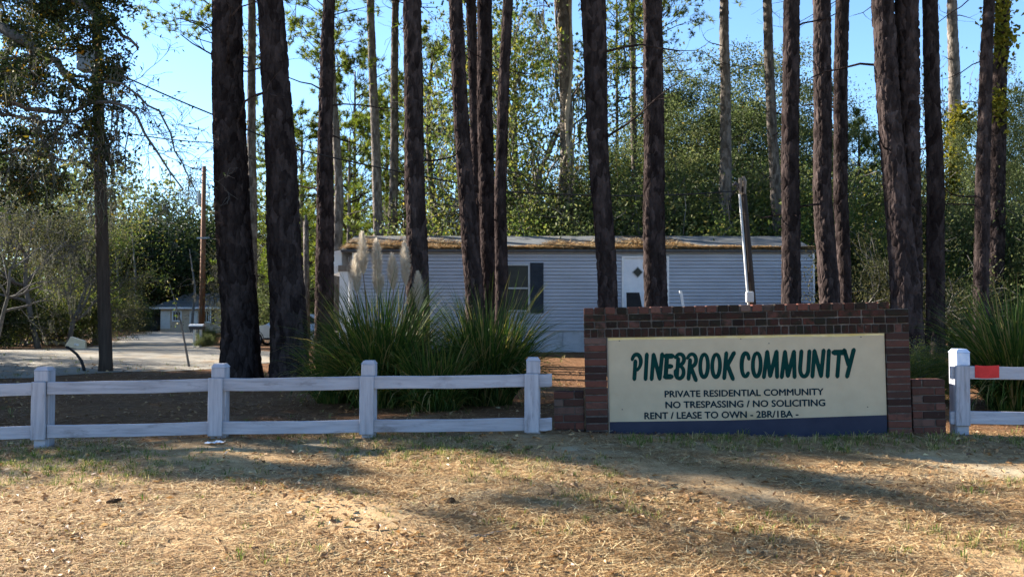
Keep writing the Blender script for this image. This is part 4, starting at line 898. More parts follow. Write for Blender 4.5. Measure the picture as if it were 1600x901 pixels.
for wx in (0, 2.75):
    for s in (-1, 1):
        mb = MB(); yy = s * (W2 - .1); th = np.linspace(0, 2 * np.pi, 25)[:-1]
        prof = [(-.1, .24), (-.12, .3), (-.09, .325), (.09, .325), (.12, .3), (.1, .24)]
        v = np.array([[(wx + r * math.cos(t), yy + w_, .325 + r * math.sin(t)) for w_, r in prof] for t in th]).reshape(-1, 3)
        mb.add(v, [(i * 6 + j, i * 6 + (j + 1) % 6, ((i + 1) % 24) * 6 + (j + 1) % 6, ((i + 1) % 24) * 6 + j) for i in range(24) for j in range(6)]); wh = mb.obj('wheel', M['black'], car)
        mb = MB(); mb.tube([(wx, yy + s * .04, .325), (wx, yy + s * .08, .325)], [.06, .055], 12)
        for k in range(10):
            a = k * math.pi / 5; e = np.array([math.cos(a), 0, math.sin(a)]); p0 = np.array([wx, yy + s * .07, .325]); sd = np.array([-e[2], 0, e[0]]) * .022; oy = np.array([0, .03, 0])
            mb.hexa([p0 + e * .04 - sd, p0 + e * .04 + sd, p0 + e * .04 + sd + oy, p0 + e * .04 - sd + oy, p0 + e * .24 - sd * 1.4, p0 + e * .24 + sd * 1.4, p0 + e * .24 + sd * 1.4 + oy, p0 + e * .24 - sd * 1.4 + oy])
        mb.tube([(wx + .235 * math.cos(t), yy + s * .085, .325 + .235 * math.sin(t)) for t in np.linspace(0, 2 * np.pi, 25)], .014, 5, False)
        mb.obj('rim', M['rim'], wh)
        if s < 0:
            mb = MB(); mb.tube([(wx + .37 * math.cos(t), -W2 - .004, .335 + .37 * math.sin(t)) for t in np.linspace(-.1, math.pi + .1, 18)], .016, 5); mb.obj('wheel_arch', M['black'], car)

# ------------------------------------------------------------------ roadside rubbish, tipped box, stakes, bent post
YB = ground_px(120, 545).y; bp_ = ground_px(120, 545)
bx = thing('tipped_box', 'cream box lying tipped over at the road edge', 'box', bp_ + Vector((0, 0, .0)), (0, R(14), R(18)))
mb = MB(); mb.hexa([(-.36, -.2, .02), (.3, -.2, .02), (.3, .25, .02), (-.36, .25, .02), (-.28, -.17, .38), (.2, -.15, .34), (.2, .2, .34), (-.28, .22, .38)]); bevel(mb.obj('body', M['creambox'], bx), .012, 2)
mb = MB(); mb.box((-.1, -.215, .12), (.05, -.203, .2)); mb.obj('panel_seam', M['trash'], bx)
g = np.random.default_rng(131)
rp = thing('rubbish_heap', 'heap of dumped boards and rubbish beside the cream box', 'rubbish', ground_px(80, 539)); rp.scale = (1.35, 1.35, 1.35)
for k, (x, y_, z_, sx, sy, sz, rz_, mt) in enumerate([(-.1, 0, .3, .95, .3, .06, .1, 'wood'), (.1, .1, .17, 1.1, .25, .12, -.08, 'wood'), (-.6, -.1, .12, .4, .3, .2, .5, 'trash'), (-.9, .1, .1, .3, .35, .16, 1.0, 'trash'), (.35, -.25, .1, .3, .2, .16, .3, 'trash'), (.1, -.3, .09, .35, .2, .14, .8, 'trash'), (.6, -.3, .08, .2, .16, .12, 1.2, 'paper')]):
    mb = MB(); c_, s_ = math.cos(rz_), math.sin(rz_); p = []
    for zz in (-1, 1):
        for xx, yy in ((-1, -1), (1, -1), (1, 1), (-1, 1)): a, b = xx * sx / 2 * g.uniform(.8, 1), yy * sy / 2 * g.uniform(.8, 1); p.append((x + a * c_ - b * s_, y_ + a * s_ + b * c_, z_ + zz * sz / 2 * g.uniform(.8, 1)))
    mb.hexa(p); bevel(mb.obj('board' if mt == 'wood' else 'bag' if mt == 'trash' else 'paper', M[mt], rp), .03, 2)
for px, py, pt, lean, lab in ((27, 531, 497, 0, 'leftmost short wooden stake at the road edge'), (33, 530, 465, .16, 'taller leaning pale stake beside the short stake at the road edge'), (44, 528, 497, 0, 'short wooden stake nearest the rubbish heap')):
    q = ground_px(px, py); h = P(px, pt, q.y).z - q.z; s = thing('wooden_stake', lab, 'stake', q, group='stakes at the road edge')
    mb = MB(); mb.tube([(0, 0, -.2), (lean * .3, 0, h * .5), (lean, 0, h)], [.065, .055, .05], 8); mb.obj('stake', M['wood'], s); 
    mb = MB(); mb.tube([(lean, 0, h + .002), (lean, 0, h + .05)], [.05, .02], 8); mb.obj('point', M['wood'], s)
q0 = ground_px(133, 580); s = thing('bent_post', 'thin black bent post between the first fence post and the dark pole', 'post', q0)
mb = MB(); w = [P(133, 585, q0.y), P(131, 575, q0.y), P(127, 563, q0.y), P(120, 553, q0.y), P(107, 543, q0.y)]; mb.tube([p - q0 for p in w], [.03, .03, .028, .026, .022], 8); mb.obj('shaft', M['black'], s, smooth=True)
mb = MB(); q = w[-1] - q0; mb.tube([q + Vector((-.002, 0, .001)), q + Vector((-.05, 0, .02))], [.03, .02], 8); mb.obj('tip', M['black'], s)
for px, py, pt, dx_, lab in ((297, 573, 440, -33, 'thin leaning bare sapling left of the thickest trunk'), (100, 600, 590, 2, None)):
    if not lab: continue
    q0 = ground_px(px, py); tq = P(px + dx_, pt, q0.y) - q0; s = thing('sapling', lab, 'sapling', q0); mb = MB()
    mb.tube([(0, 0, -.1), tq * .5 + Vector((.04, 0, 0)), tq], [.025, .018, .006], 6); mb.obj('stem', M['bark_grey'], s); mb = MB()
    gg = np.random.default_rng(5); leaf_quads(mb, np.array([tuple(tq * gg.uniform(.5, 1)) for _ in range(30)]) + gg.normal(size=(30, 3)) * .08, gg, .07, .035); mb.obj('leaves', M['shrubleaf'], s)

# ------------------------------------------------------------------ white fences
def board(name, p0, p1, hgt, y0, y1, parent, mat, jig=.006, seed=0):
    rr = random.Random(seed); n = 7; mb = MB(); v = []
    for k in range(n):
        t = k / (n - 1); x = p0[0] + (p1[0] - p0[0]) * t; z_ = p0[1] + (p1[1] - p0[1]) * t - .006 * math.sin(math.pi * t); a, b = rr.uniform(-jig, jig) * .5, rr.uniform(-jig, jig) * .5; dy = rr.uniform(-.002, .002)
        v += [(x, y0 + dy, z_ - hgt / 2 + a), (x, y0 + dy, z_ + hgt / 2 + b), (x, y1 + dy, z_ + hgt / 2 + b), (x, y1 + dy, z_ - hgt / 2 + a)]
    f = [(k * 4 + j, k * 4 + (j + 1) % 4, k * 4 + 4 + (j + 1) % 4, k * 4 + 4 + j) for k in range(n - 1) for j in range(4)] + [(3, 2, 1, 0), (n * 4 - 4, n * 4 - 3, n * 4 - 2, n * 4 - 1)]
    mb.add(v, [tuple(reversed(q)) for q in f]); return bevel(mb.obj(name, mat, parent), .004)
YFN = 8.3
def fence(posts, ends, label, red=None):
    f = thing('rail_fence', label, 'fence', (0, YFN, 0))
    def xz(px, py): p = P(px, py, YFN); return p.x, p.z
    xs_ = [xz(p[0], p[1])[0] for p in posts]
    for k, (px, pt, rt, rb, pbot) in enumerate(posts):
        x = xz(px, 0)[0]; zt = xz(px, pt)[1]; zb = min(G(x, YFN) - .2, xz(px, pbot)[1] - .1); sh = .012 if k % 2 == 0 else .004
        w = .062; mb = MB(); zc = zt - .02
        z1 = xz(px, rt)[1] + .06
        mb.box((x - w + sh, .0, zb), (x + w + sh, .115, zc)); po = mb.obj('post', M['paint_post'], f); bevel(po, .006)
        mb = MB(); mb.hexa([(x - w - .004 + sh, -.036, zc + .0), (x + w + .004 + sh, -.036, zc), (x + w + .004 + sh, .118, zc), (x - w - .004 + sh, .118, zc), (x - w * .7 + sh, -.016, zt + .012), (x + w * .7 + sh, -.016, zt + .012), (x + w * .7 + sh, .095, zt + .012), (x - w * .7 + sh, .095, zt + .012)])
        blue = red is not None and k == 0
        mb2 = MB(); mb2.box((x - w + sh, -.034, z1 + .001), (x + w + sh, -.002, zc - .001)); bevel(mb2.obj('top_block', M['paint_blue' if blue else 'paint_post'], po), .005)
        mb.obj('cap', M['paint_blue' if blue else 'paint'], po)
        mb = MB(); zf0 = xz(px, rb)[1] - .075; mb.box((x - w - .008, -.062, zf0), (x + w - .004, -.037, z1)); bevel(mb.obj('face_board', M['paint_post'], po), .005)
        if zf0 - zb > .22: mb = MB(); mb.box((x - w * .8, -.034, zb), (x + w * .8, -.002, zf0 - .004)); mb.obj('base_block', M['paint'], po)
    sg = [ends[0]] + [(p[0], p[2], p[3]) for p in posts] + [ends[1]]
    for row in (1, 2):
        for k in range(len(sg) - 1):
            a, b = sg[k], sg[k + 1]
            if abs(b[0] - a[0]) < 4: continue
            pa, pb_ = xz(a[0], a[row]), xz(b[0], b[row]); gap = .004
            board('rail', (pa[0] + gap, pa[1]), (pb_[0] - gap, pb_[1]), .115, -.034, -.003, f, M['paint'], seed=k * 7 + row + len(posts))
    if red:
        pa, pb_ = xz(*red[0]), xz(*red[1]); board('red_patch', pa, pb_, .113, -.0385, -.0348, f, M['paint_red'], .0, 3)
    return f
fence([(-205, 581, 613, 681, 706), (75, 575, 606, 673, 703), (346, 570, 600, 667, 682), (578, 565, 597, 664.5, 679), (831, 560, 593.5, 661.5, 674)], ((-420, 618, 688), (863, 593, 661)), 'weathered white two-rail fence on the left of the sign')
fence([(1492, 547, 581, 651, 674), (1760, 549, 583, 653, 676)], ((1482, 581, 651), (1990, 584, 655)), 'white two-rail fence right of the sign with a red patch', ((1520, 579.5), (1558, 579.5)))

# ------------------------------------------------------------------ brick entrance sign
pL, pR = P(915, 684, 8.5), P(1427, 680, 8.25); dv = pR - pL; SL = dv.length
sg_ = thing('brick_entrance_sign', 'low red brick entrance sign with cream panel and green lettering', 'sign', pL, (0, -math.asin(dv.z / SL), math.atan2(dv.y, dv.x)))
bm_cache = {}
def brick_mesh(sz, mat):
    key = (tuple(round(s, 3) for s in sz), mat)
    if key not in bm_cache:
        me = bpy.data.meshes.new('brick'); bm = bmesh.new(); bmesh.ops.create_cube(bm, size=1)
        for v in bm.verts: v.co = Vector((v.co.x * sz[0], v.co.y * sz[1], v.co.z * sz[2]))
        bmesh.ops.bevel(bm, geom=bm.edges[:], offset=.005, segments=1, affect='EDGES'); bm.to_mesh(me); bm.free(); me.polygons.foreach_set('use_smooth', [False] * len(me.polygons)); me.materials.append(M[mat]); bm_cache[key] = me
    return bm_cache[key]
rb = random.Random(17)
def brick(u, y_, w_, sz, mat):
    o = link('brick', brick_mesh(sz, mat), sg_, (u + rb.uniform(-.002, .002), y_ + rb.uniform(-.004, .004), w_ + rb.uniform(-.0015, .0015)))
    o.rotation_euler = (rb.uniform(-.01, .01), rb.uniform(-.012, .012), rb.uniform(-.012, .012))
PW, CH, DW = .215, .0675, .21                  # pillar width, course height, wall depth
hp = .93
ncs = 14; ch0 = hp / ncs
for u0 in (0, SL - PW):
    for k in range(-1, ncs):
        for yy in (.05, .158): brick(u0 + PW / 2, yy, (k + .5) * ch0, (PW - .012, .096, ch0 - .010), 'brick')
z0 = hp; n = int(SL / .066)
for k in range(n): brick((k + .5) * SL / n, .1, z0 + .04, (SL / n - .009, .2, .072), 'brick_dark')
z0 += .083; n = int(SL / .104)
for k in range(n): brick((k + .5) * SL / n, .1, z0 + .0325, (SL / n - .011, .206, .056), 'brick_dark')
z0 += .066; n = int(SL / .21)
for k in range(n):
    for yy in (.05, .156): brick((k + .5 + (.0 if yy < .1 else 0)) * SL / n, yy - .004, z0 + .0325, (SL / n - .012, .1, .056), 'brick_dark')
z0 += .066; n = 27; wc = (SL - .17) / n
for k in range(n): brick((k + .5) * wc, .1, z0 + .032, (wc - .014, .215, .062), 'brick' if rb.random() < .6 else 'brick_dark')
HT = z0
for u0, wid, hh, nc in ((-.295, .29, .43, 6), (SL + .012, .30, .5, 7)):
    for k in range(-2, nc):
        for side_ in (.09, .19):
            sp_ = [.5] if 0 else ([.68, .32] if k % 2 else [.32, .68]); x = u0
            for fr in sp_: brick(x + wid * fr / 2, side_, (k + .5) * hh / nc, (wid * fr - .01, .09, hh / nc - .010), 'brick'); x += wid * fr
    mb = MB(); mb.box((u0 + .008, .055, -.15), (u0 + wid - .008, .23, hh - .008)); mb.obj('mortar_core', M['mortar'], sg_)
mb = MB()
for lo, hi in [((.007, .0085, -.15), (PW - .007, .2, hp - .003)), ((SL - PW + .007, .0085, -.15), (SL - .007, .2, hp - .003)), ((.007, .0085, hp - .002), (SL - .007, .195, HT + .0)), ((.01, .008, HT + .001), (SL - .18, .2, HT + .052)), ((PW + .001, .06, -.15), (SL - PW - .001, .19, hp - .004))]: mb.box(lo, hi)
mb.obj('mortar_core', M['mortar'], sg_)
# panel: cream field, navy foot with slanting upper edge, yellowed top strip, timber edge at left
u0, u1 = PW + .012, SL - PW - .004; yp = .022
def bandz(u): return .145 + .012 * (u - u0) / (u1 - u0) + .028 * max(0, (u - u0) / (u1 - u0) - .45) / .55
us = np.linspace(u0, u1, 13)
def sheet(name, zlo, zhi, yf, yb, mat):
    mb = MB(); v = []
    for u in us: v += [(u, yf, zlo(u)), (u, yf, zhi(u)), (u, yb, zhi(u)), (u, yb, zlo(u))]
    nn = len(us); f = [(k * 4 + j, k * 4 + 4 + j, k * 4 + 4 + (j + 1) % 4, k * 4 + (j + 1) % 4) for k in range(nn - 1) for j in range(4)] + [(0, 1, 2, 3), (nn * 4 - 1, nn * 4 - 2, nn * 4 - 3, nn * 4 - 4)]
    mb.add(v, f); return mb.obj(name, mat, sg_)
pan = sheet('sign_panel', lambda u: bandz(u), lambda u: hp - .004, yp, .058, M['cream'])
sheet('navy_foot', lambda u: -.08, lambda u: bandz(u) - .0005, yp + .0005, .058, M['navy'])
sheet('yellowed_strip', lambda u: hp - .026 - .004 * math.sin(u * 9), lambda u: hp - .005, yp - .0012, yp - .0002, M['yellowstain'])
mb = MB(); mb.box((PW + .0005, .012, -.05), (u0 - .0005, .058, hp - .004)); mb.obj('edge_timber', M['wood'], sg_)
# lettering placed by photo columns: u from px, z from py on the panel plane
def su(px): return (px - 915) / (1427 - 915) * SL * (1 + .0 * px)
def sz(px, py):
    t = (px - 915) / 512; bot = 684 - 4 * t; sc = 167.3 + 5.1 * t; return (bot - py) / sc
for px_, py_ in [(973, 533), (1166, 530), (1353, 527), (1210, 537), (975, 640), (1360, 636)]:
    mb = MB(); q = Vector((su(px_), yp, sz(px_, py_))); mb.tube([q + Vector((0, .002, 0)), q + Vector((0, -.003, 0))], [.006, .005], 8); mb.obj('screw', M['darkframe'], pan)
def stroke_mesh(mb, pts, wd, yy, n=7):
    """flat round-ended brush stroke; width may vary along it"""
    pts = np.array(pts, float); seg = np.concatenate([[0], np.cumsum(np.hypot(*np.diff(pts, axis=0).T))]); t = np.linspace(0, seg[-1], max(4, int(seg[-1] / .006)))
    P2 = np.stack([np.interp(t, seg, pts[:, 0]), np.interp(t, seg, pts[:, 1])], -1)
    for _ in range(3): P2[1:-1] = (P2[:-2] + 2 * P2[1:-1] + P2[2:]) / 4
    d = np.gradient(P2, axis=0); d /= np.linalg.norm(d, axis=1)[:, None] + 1e-9; nn = np.stack([-d[:, 1], d[:, 0]], -1); W = np.interp(np.linspace(0, 1, len(t)), np.linspace(0, 1, len(wd)), wd)[:, None] / 2
    a, b = P2 + nn * W, P2 - nn * W
    v = np.stack([a, b], 1).reshape(-1, 2); v3 = np.stack([v[:, 0], np.full(len(v), yy), v[:, 1]], -1); m = len(t)
    mb.add(v3, [(2 * k, 2 * k + 2, 2 * k + 3, 2 * k + 1) for k in range(m - 1)])
    for e, dd in ((0, -d[0]), (m - 1, d[-1])):
        ang0 = math.atan2(*(a[e] - P2[e])[::-1]); s = 1 if e == 0 else -1; th = ang0 + s * np.linspace(0, math.pi, 8); r = W[e, 0]
        arc = np.stack([P2[e, 0] + r * .8 * np.cos(th), np.full(8, yy), P2[e, 1] + r * .8 * np.sin(th)], -1); c = np.array([[P2[e, 0], yy, P2[e, 1]]])
        mb.add(np.concatenate([c, arc]), [(0, k + 1, k + 2) for k in range(7)])
def arc(cx, cy, rx, ry, a0, a1, n=14): return [(cx + rx * math.cos(R(a)), cy + ry * math.sin(R(a))) for a in np.linspace(a0, a1, n)]
LET = {   # strokes in a unit box, width factor list
 'P': [([(.28, .02), (.34, .72)], [1]), ([(.06, .76)] + arc(.42, .68, .38, .29, 160, -60, 16) + [(.52, .36)], [.8, 1.1, 1, .7])],
 'I': [([(.38, .02), (.52, .98)], [1])],
 'N': [([(.14, .02), (.24, .97)], [1]), ([(.24, .95), (.72, .05)], [1]), ([(.72, .03), (.86, .98)], [1])],
 'E': [([(.2, .1), (.3, .9)], [1.1]), ([(.14, .9), (.86, .9)], [1.35]), ([(.2, .5), (.76, .5)], [1.2]), ([(.14, .1), (.78, .1)], [1.35])],
 'B': [([(.22, .08), (.32, .8)], [1]), ([(.06, .82)] + arc(.46, .76, .38, .2, 150, -70, 14), [.8, 1, 1]), ([(.36, .53)] + arc(.46, .28, .36, .23, 75, -200, 18), [.9, 1, 1])],
 'R': [([(.2, .03), (.32, .75)], [1]), ([(.06, .8)] + arc(.46, .73, .38, .23, 155, -80, 16) + [(.4, .46)], [.8, 1, 1]), ([(.42, .44), (.86, -.02)], [1.05])],
 'O': [(arc(.5, .5, .34, .43, 100, 462, 34), [.9, 1, 1, .9])],
 'K': [([(.2, .03), (.32, .98)], [1]), ([(.9, .98), (.4, .5)], [1.05]), ([(.4, .55), (.86, .0)], [1.05])],
 'C': [([(.8, .7)] + arc(.52, .5, .34, .43, 40, 318, 26), [.9, 1.1, 1, .9])],
 'M': [([(.1, .02), (.24, .96)], [1]), ([(.24, .95), (.45, .06)], [1]), ([(.45, .06), (.76, .96)], [1]), ([(.76, .95), (.84, .02)], [1])],
 'U': [([(.22, .98), (.14, .4)] + arc(.46, .32, .32, .27, 180, 350, 12) + [(.84, .98)], [1, 1, 1])],
 'T': [([(.08, .9), (.94, .9)], [1.4]), ([(.42, .02), (.54, .8)], [1])],
 'Y': [([(.1, .97), (.5, .42)], [1.05]), ([(.92, .98), (.36, .02)], [1.05])]}
# (letter, left px, right px, top py, bottom py)
tl = [('P', 991, 1010, 553, 594), ('I', 1009, 1022, 553, 594), ('N', 1021, 1043, 553, 594), ('E', 1043, 1059, 553, 593), ('B', 1060, 1078, 552, 594), ('R', 1079, 1097, 552, 594), ('O', 1098, 1116, 551, 593), ('O', 1117, 1135, 551, 593), ('K', 1135, 1156, 551, 593),
      ('C', 1163, 1181, 549, 592), ('O', 1181, 1199, 549, 592), ('M', 1199, 1227, 548, 591), ('M', 1227, 1254, 548, 591), ('U', 1255, 1275, 548, 591), ('N', 1274, 1297, 547, 590), ('I', 1295, 1309, 547, 590), ('T', 1308, 1326, 547, 590), ('Y', 1324, 1342, 546, 590)]
for ch_, a, b, t_, bt in tl:
    x0, x1 = su(a), su(b); z_0, z_1 = sz(a, bt), sz(a, t_); mb = MB()
    for k, (pts, wd) in enumerate(LET[ch_]):
        q = [(x0 + (x1 - x0) * (px + .10 * (py - .5)), z_0 + (z_1 - z_0) * py) for px, py in pts]
        bw = .037
        stroke_mesh(mb, q, [w * bw for w in wd], yp - .0016 - .00035 * k)
    o = mb.obj('letter', M['green_ink'], pan)
def text_line(s, a, b, ytop_l, ybot_l, rise):
    cu = bpy.data.curves.new('text', 'FONT'); cu.body = s; cu.size = 1; cu.offset = .0; cu.resolution_u = 3
    o = bpy.data.objects.new('tmp', cu); COL.objects.link(o); dg = bpy.context.evaluated_depsgraph_get(); dg.update()
    me = bpy.data.meshes.new_from_object(o.evaluated_get(dg)); bpy.data.objects.remove(o)
    n = len(me.vertices); co = np.zeros(n * 3); me.vertices.foreach_get('co', co); co = co.reshape(-1, 3)
    x = (co[:, 0] - co[:, 0].min()) / np.ptp(co[:, 0]); cap = .73
    z_0, z_1 = sz(a, ybot_l), sz(a, ytop_l)
    new = np.stack([su(a) + x * (su(b) - su(a)), np.full(n, yp - .0016), z_0 + co[:, 1] / cap * (z_1 - z_0) + x * rise], -1)
    me.vertices.foreach_set('co', new.ravel()); me.materials.clear(); me.materials.append(M['teal_ink']); me.update()
    bm = bmesh.new()
    for k, (ox_, oz_) in enumerate(((0, 0), (.0028, 0), (.0056, 0), (.0028, .0024), (.0028, -.0024))):
        n2 = new + np.array([ox_, -.0003 * k, oz_]); me.vertices.foreach_set('co', n2.ravel()); me.update(); bm.from_mesh(me)
    bm.to_mesh(me); bm.free()
    return link('lettering', me, pan, kind='stuff')
text_line('PRIVATE RESIDENTIAL COMMUNITY', 1043, 1292, 610.5, 620.8, .005)
text_line('NO TRESPASSING / NO SOLICITING', 1044, 1294, 627.2, 637.8, .005)
text_line('RENT / LEASE TO OWN - 2BR/1BA -', 1010, 1252, 644.2, 654.8, .005)

# ------------------------------------------------------------------ pampas grass
def pampas(px, Y, nbl, hgt, rad, label, plumes=(), seed=0, lean=0.0):
    g = np.random.default_rng(seed); x0 = (px - 800) / F * Y; z0 = G(x0, Y)
    root = thing('pampas_grass', label, 'ornamental grass', (x0, Y, z0)); mb = MB(); ns = 7; t = np.linspace(0, 1, ns)
    n = nbl; r0 = rad * .38 * np.sqrt(g.uniform(0, 1, n)); th = g.uniform(0, 6.283, n); b = np.stack([r0 * np.cos(th), r0 * np.sin(th), -.03 + 0 * th], -1)
    th2 = th + g.normal(size=n) * .5; out = g.beta(1.6, 2.2, n); L = hgt * g.uniform(.5, 1.25, n) * (1.1 - .35 * out)
    hd = np.stack([np.cos(th2), np.sin(th2), 0 * th2], -1); hd[:, 0] += lean
    el0 = R(89) - out * R(27); droop = (.35 + out * 1.75) * g.uniform(.5, 1.3, n)
    pts = np.zeros((n, ns, 3)); pts[:, 0] = b
    for k in range(1, ns):
        a = el0 - droop * (t[k] ** 1.7) * 1.15; pts[:, k] = pts[:, k - 1] + (hd * np.cos(a)[:, None] + np.array([0, 0, 1]) * np.sin(a)[:, None]) * (L / (ns - 1))[:, None]
    pts[:, :, 2] = np.maximum(pts[:, :, 2], -.02 + g.uniform(0, .04, (n, 1)))
    sd = np.stack([-hd[:, 1], hd[:, 0], 0 * th], -1); sd = unit(sd + g.normal(size=(n, 3)) * .35); w = g.uniform(.005, .010, n)[:, None, None] * np.array([.8, 1, 1, .9, .7, .45, .05])[None, :, None]
    v = np.stack([pts - sd[:, None] * w, pts + sd[:, None] * w], 2).reshape(-1, 3); base = np.arange(n)[:, None, None] * (2 * ns); k = np.arange(ns - 1)[None, :, None] * 2
    f = (base + k + np.array([0, 1, 3, 2])[None, None]).reshape(-1, 4); rn = np.repeat(np.where(g.uniform(0, 1, n) < .17, g.uniform(.9, 1, n), g.uniform(0, .9, n)), ns - 1)
    mb.add(v, f, rn); mb.obj('blades', M['pampas'], root, kind='stuff')
    for (qx, qt, qb) in plumes:
        tp_, bt_ = np.array(P(qx, qt - 4, Y - .25)) - np.array(root.location), np.array(P(qx + 2, qb, Y - .25)) - np.array(root.location)
        foot = np.array([(bt_[0]) * .45, g.normal() * .1, 0]); sm = MB(); sm.tube([foot, foot * .5 + bt_ * .5 + np.array([.0, 0, .05]), bt_, bt_ * .4 + tp_ * .6], [.007, .006, .005, .003], 5); st = sm.obj('stalk', M['straw'], root)
        pm = MB(); m = 2600; u = g.uniform(0, 1, m); c = bt_ + (tp_ - bt_) * u[:, None]; a = g.uniform(0, 6.283, m); wr = .095 * np.sin(np.pi * np.clip(u * .86 + .09, 0, 1)) ** .8 * g.uniform(.2, 1, m)
        o = np.stack([np.cos(a), np.sin(a), 0 * a], -1) * wr[:, None]; up = (tp_ - bt_) / np.linalg.norm(tp_ - bt_) * .075
        s = unit(np.cross(o + 1e-6, np.tile(up, (m, 1)))) * .0035; e = c + o + up * g.uniform(.5, 1.2, m)[:, None]
        pm.add(np.stack([c - s, c + s, e + s * .5, e - s * .5], 1).reshape(-1, 3), np.arange(m * 4).reshape(-1, 4), g.uniform(0, 1, m)); pm.obj('plume', M['plume'], root)
    return root
pampas(596, 10.9, 2600, 1.35, .85, 'big pampas grass clump with feathery plumes behind the fence', [(566, 375, 430), (588, 386, 440), (613, 409, 455), (632, 390, 448), (653, 437, 487), (556, 410, 460), (590, 428, 465)], 1)
pampas(762, 11.0, 2300, 1.25, .75, 'pampas grass clump without plumes below the trailer window', (), 2)
pampas(525, 11.4, 1100, .85, .6, 'lower arching pampas grass at the foot of the thick trunk', (), 3)
pampas(680, 10.3, 1200, .85, .7, 'low pampas grass between the two big clumps', (), 4)
pampas(1585, 10.6, 2300, 1.3, .75, 'tall pampas grass behind the fence at the right edge', (), 5)

# ------------------------------------------------------------------ litter, straw, weeds on the ground
def scatter(g, n, y0, y1, power, xpad=.5):
    t = g.uniform(0, 1, n); a, b = y0 ** (1 - power), y1 ** (1 - power); Y = (a + (b - a) * t) ** (1 / (1 - power)); X = g.uniform(-1, 1, n) * (Y * .60 + xpad); return X, Y
g = np.random.default_rng(201)
n = 290000; X, Y = scatter(g, n, 3.9, 22, 2.1); pat = np.sin(X * 2.1 + Y * 1.3) + np.sin(X * .9 - Y * 2.7 + 2) + np.sin(X * 4.3 + Y * 3.7); k = g.uniform(-2.0, 1.7, n) < pat + .25; X, Y = X[k], Y[k]; n = len(X)
th = g.normal(size=n) * .9 + np.where(g.uniform(0, 1, n) < .5, 0, 1.57); L = g.uniform(.022, .07, n); z = gz(X, Y) + g.uniform(.003, .02, n)
d = np.stack([np.cos(th), np.sin(th), g.normal(size=n) * .1], -1) * L[:, None]; wd_ = (.0009 + .0002 * Y) * g.uniform(.7, 1.3, n); s = np.stack([-np.sin(th), np.cos(th), 0 * th], -1) * wd_[:, None]
c = np.stack([X, Y, z], -1); mb = MB()
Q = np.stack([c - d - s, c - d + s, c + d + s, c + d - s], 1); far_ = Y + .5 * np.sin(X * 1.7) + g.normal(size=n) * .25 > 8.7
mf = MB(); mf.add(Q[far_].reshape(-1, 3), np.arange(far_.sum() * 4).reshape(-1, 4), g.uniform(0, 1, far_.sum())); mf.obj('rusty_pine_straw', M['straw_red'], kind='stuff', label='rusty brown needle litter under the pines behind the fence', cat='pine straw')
Q = Q[~far_]; n = len(Q); mb.add(Q.reshape(-1, 3), np.arange(n * 4).reshape(-1, 4), g.uniform(0, 1, n))
mb.obj('pine_straw', M['straw'], kind='stuff', label='brown pine straw strewn over the ground', cat='pine straw')
n = 22000; X, Y = scatter(g, n, 3.9, 20, 2.0); k = g.uniform(-1.6, 1.8, n) < np.sin(X * 1.3 - Y * 2.2) + np.sin(X * 3.1 + Y * 1.7 + 1) + .6 * np.sin(X * 7 + Y * 5); X, Y = X[k], Y[k]; n = len(X); z = gz(X, Y) + g.uniform(.004, .02, n); c = np.stack([X, Y, z], -1)
mb = MB(); t = g.uniform(0, 6.283, n); d = np.stack([np.cos(t), np.sin(t), g.normal(size=n) * .15], -1); nn = unit(np.stack([g.normal(size=n) * .45, g.normal(size=n) * .45, np.ones(n)], -1)); b = unit(np.cross(nn, d)); d = np.cross(b, nn)
L = (g.uniform(.010, .030, n) * (1 + .02 * Y))[:, None]; W = L * g.uniform(.3, .65, n)[:, None]; cur = nn * L * g.uniform(-.1, .5, n)[:, None]
v = np.stack([c - d * L, c - d * L * .2 - b * W + cur, c + d * L, c - d * L * .2 + b * W + cur], 1).reshape(-1, 3)
mb.add(v, (np.arange(n)[:, None, None] * 4 + np.array([[0, 1, 2], [0, 2, 3]])[None]).reshape(-1, 3), np.repeat(g.beta(1.4, 2.2, n), 2))
mb.obj('fallen_leaves', M['litter'], kind='stuff', label='dry brown leaves scattered over the ground', cat='leaves')
# weeds and grass tufts: thicker and greener by the left fence
mb = MB()
def tuft(X, Y, nb, h, dry):
    n = nb; t = g.uniform(0, 6.283, n); r = g.uniform(0, .04, n); b = np.stack([X + r * np.cos(t), Y + r * np.sin(t), np.full(n, G(X, Y) - .005)], -1); lean = g.uniform(.1, .9, n); hh = h * g.uniform(.5, 1.2, n)
    o = np.stack([np.cos(t) * lean, np.sin(t) * lean, np.ones(n)], -1) * hh[:, None]; m = b + o * .55 + np.array([0, 0, .12])[None] * hh[:, None]; e = b + o * np.array([1.15, 1.15, .85]); s = np.stack([-np.sin(t), np.cos(t), 0 * t], -1) * .0022
    v = np.stack([b - s, b + s, m + s, m - s, e], 1).reshape(-1, 3); rn = np.clip(g.uniform(0, .7, n) + (.4 if dry else 0), 0, 1); i = np.arange(n)[:, None] * 5
    mb.add(v, i + np.array([[0, 1, 2, 3]]), rn); mb.f[3].append(i + np.array([[3, 2, 4]]) + mb.n - len(v)); mb.a[3].append(rn)
for k in range(2400):
    X = g.uniform(-5.2, 1.0); Y = g.normal() * .6 + 7.6
    if Y > 5.5 and g.uniform() < .5 + .5 * math.sin(X * 1.9 + Y * 2.0) - .09 * (X + 3): tuft(X, Y, 9, g.uniform(.025, .065), g.uniform() < .55)
for k in range(800):
    Y = g.uniform(4.3, 7.8); X = g.uniform(-.58, .58) * Y
    if math.sin(X * 2.3 + 1) * math.sin(Y * 2.1 + X) > .15: tuft(X, Y, 8, g.uniform(.02, .045), g.uniform() < .93)
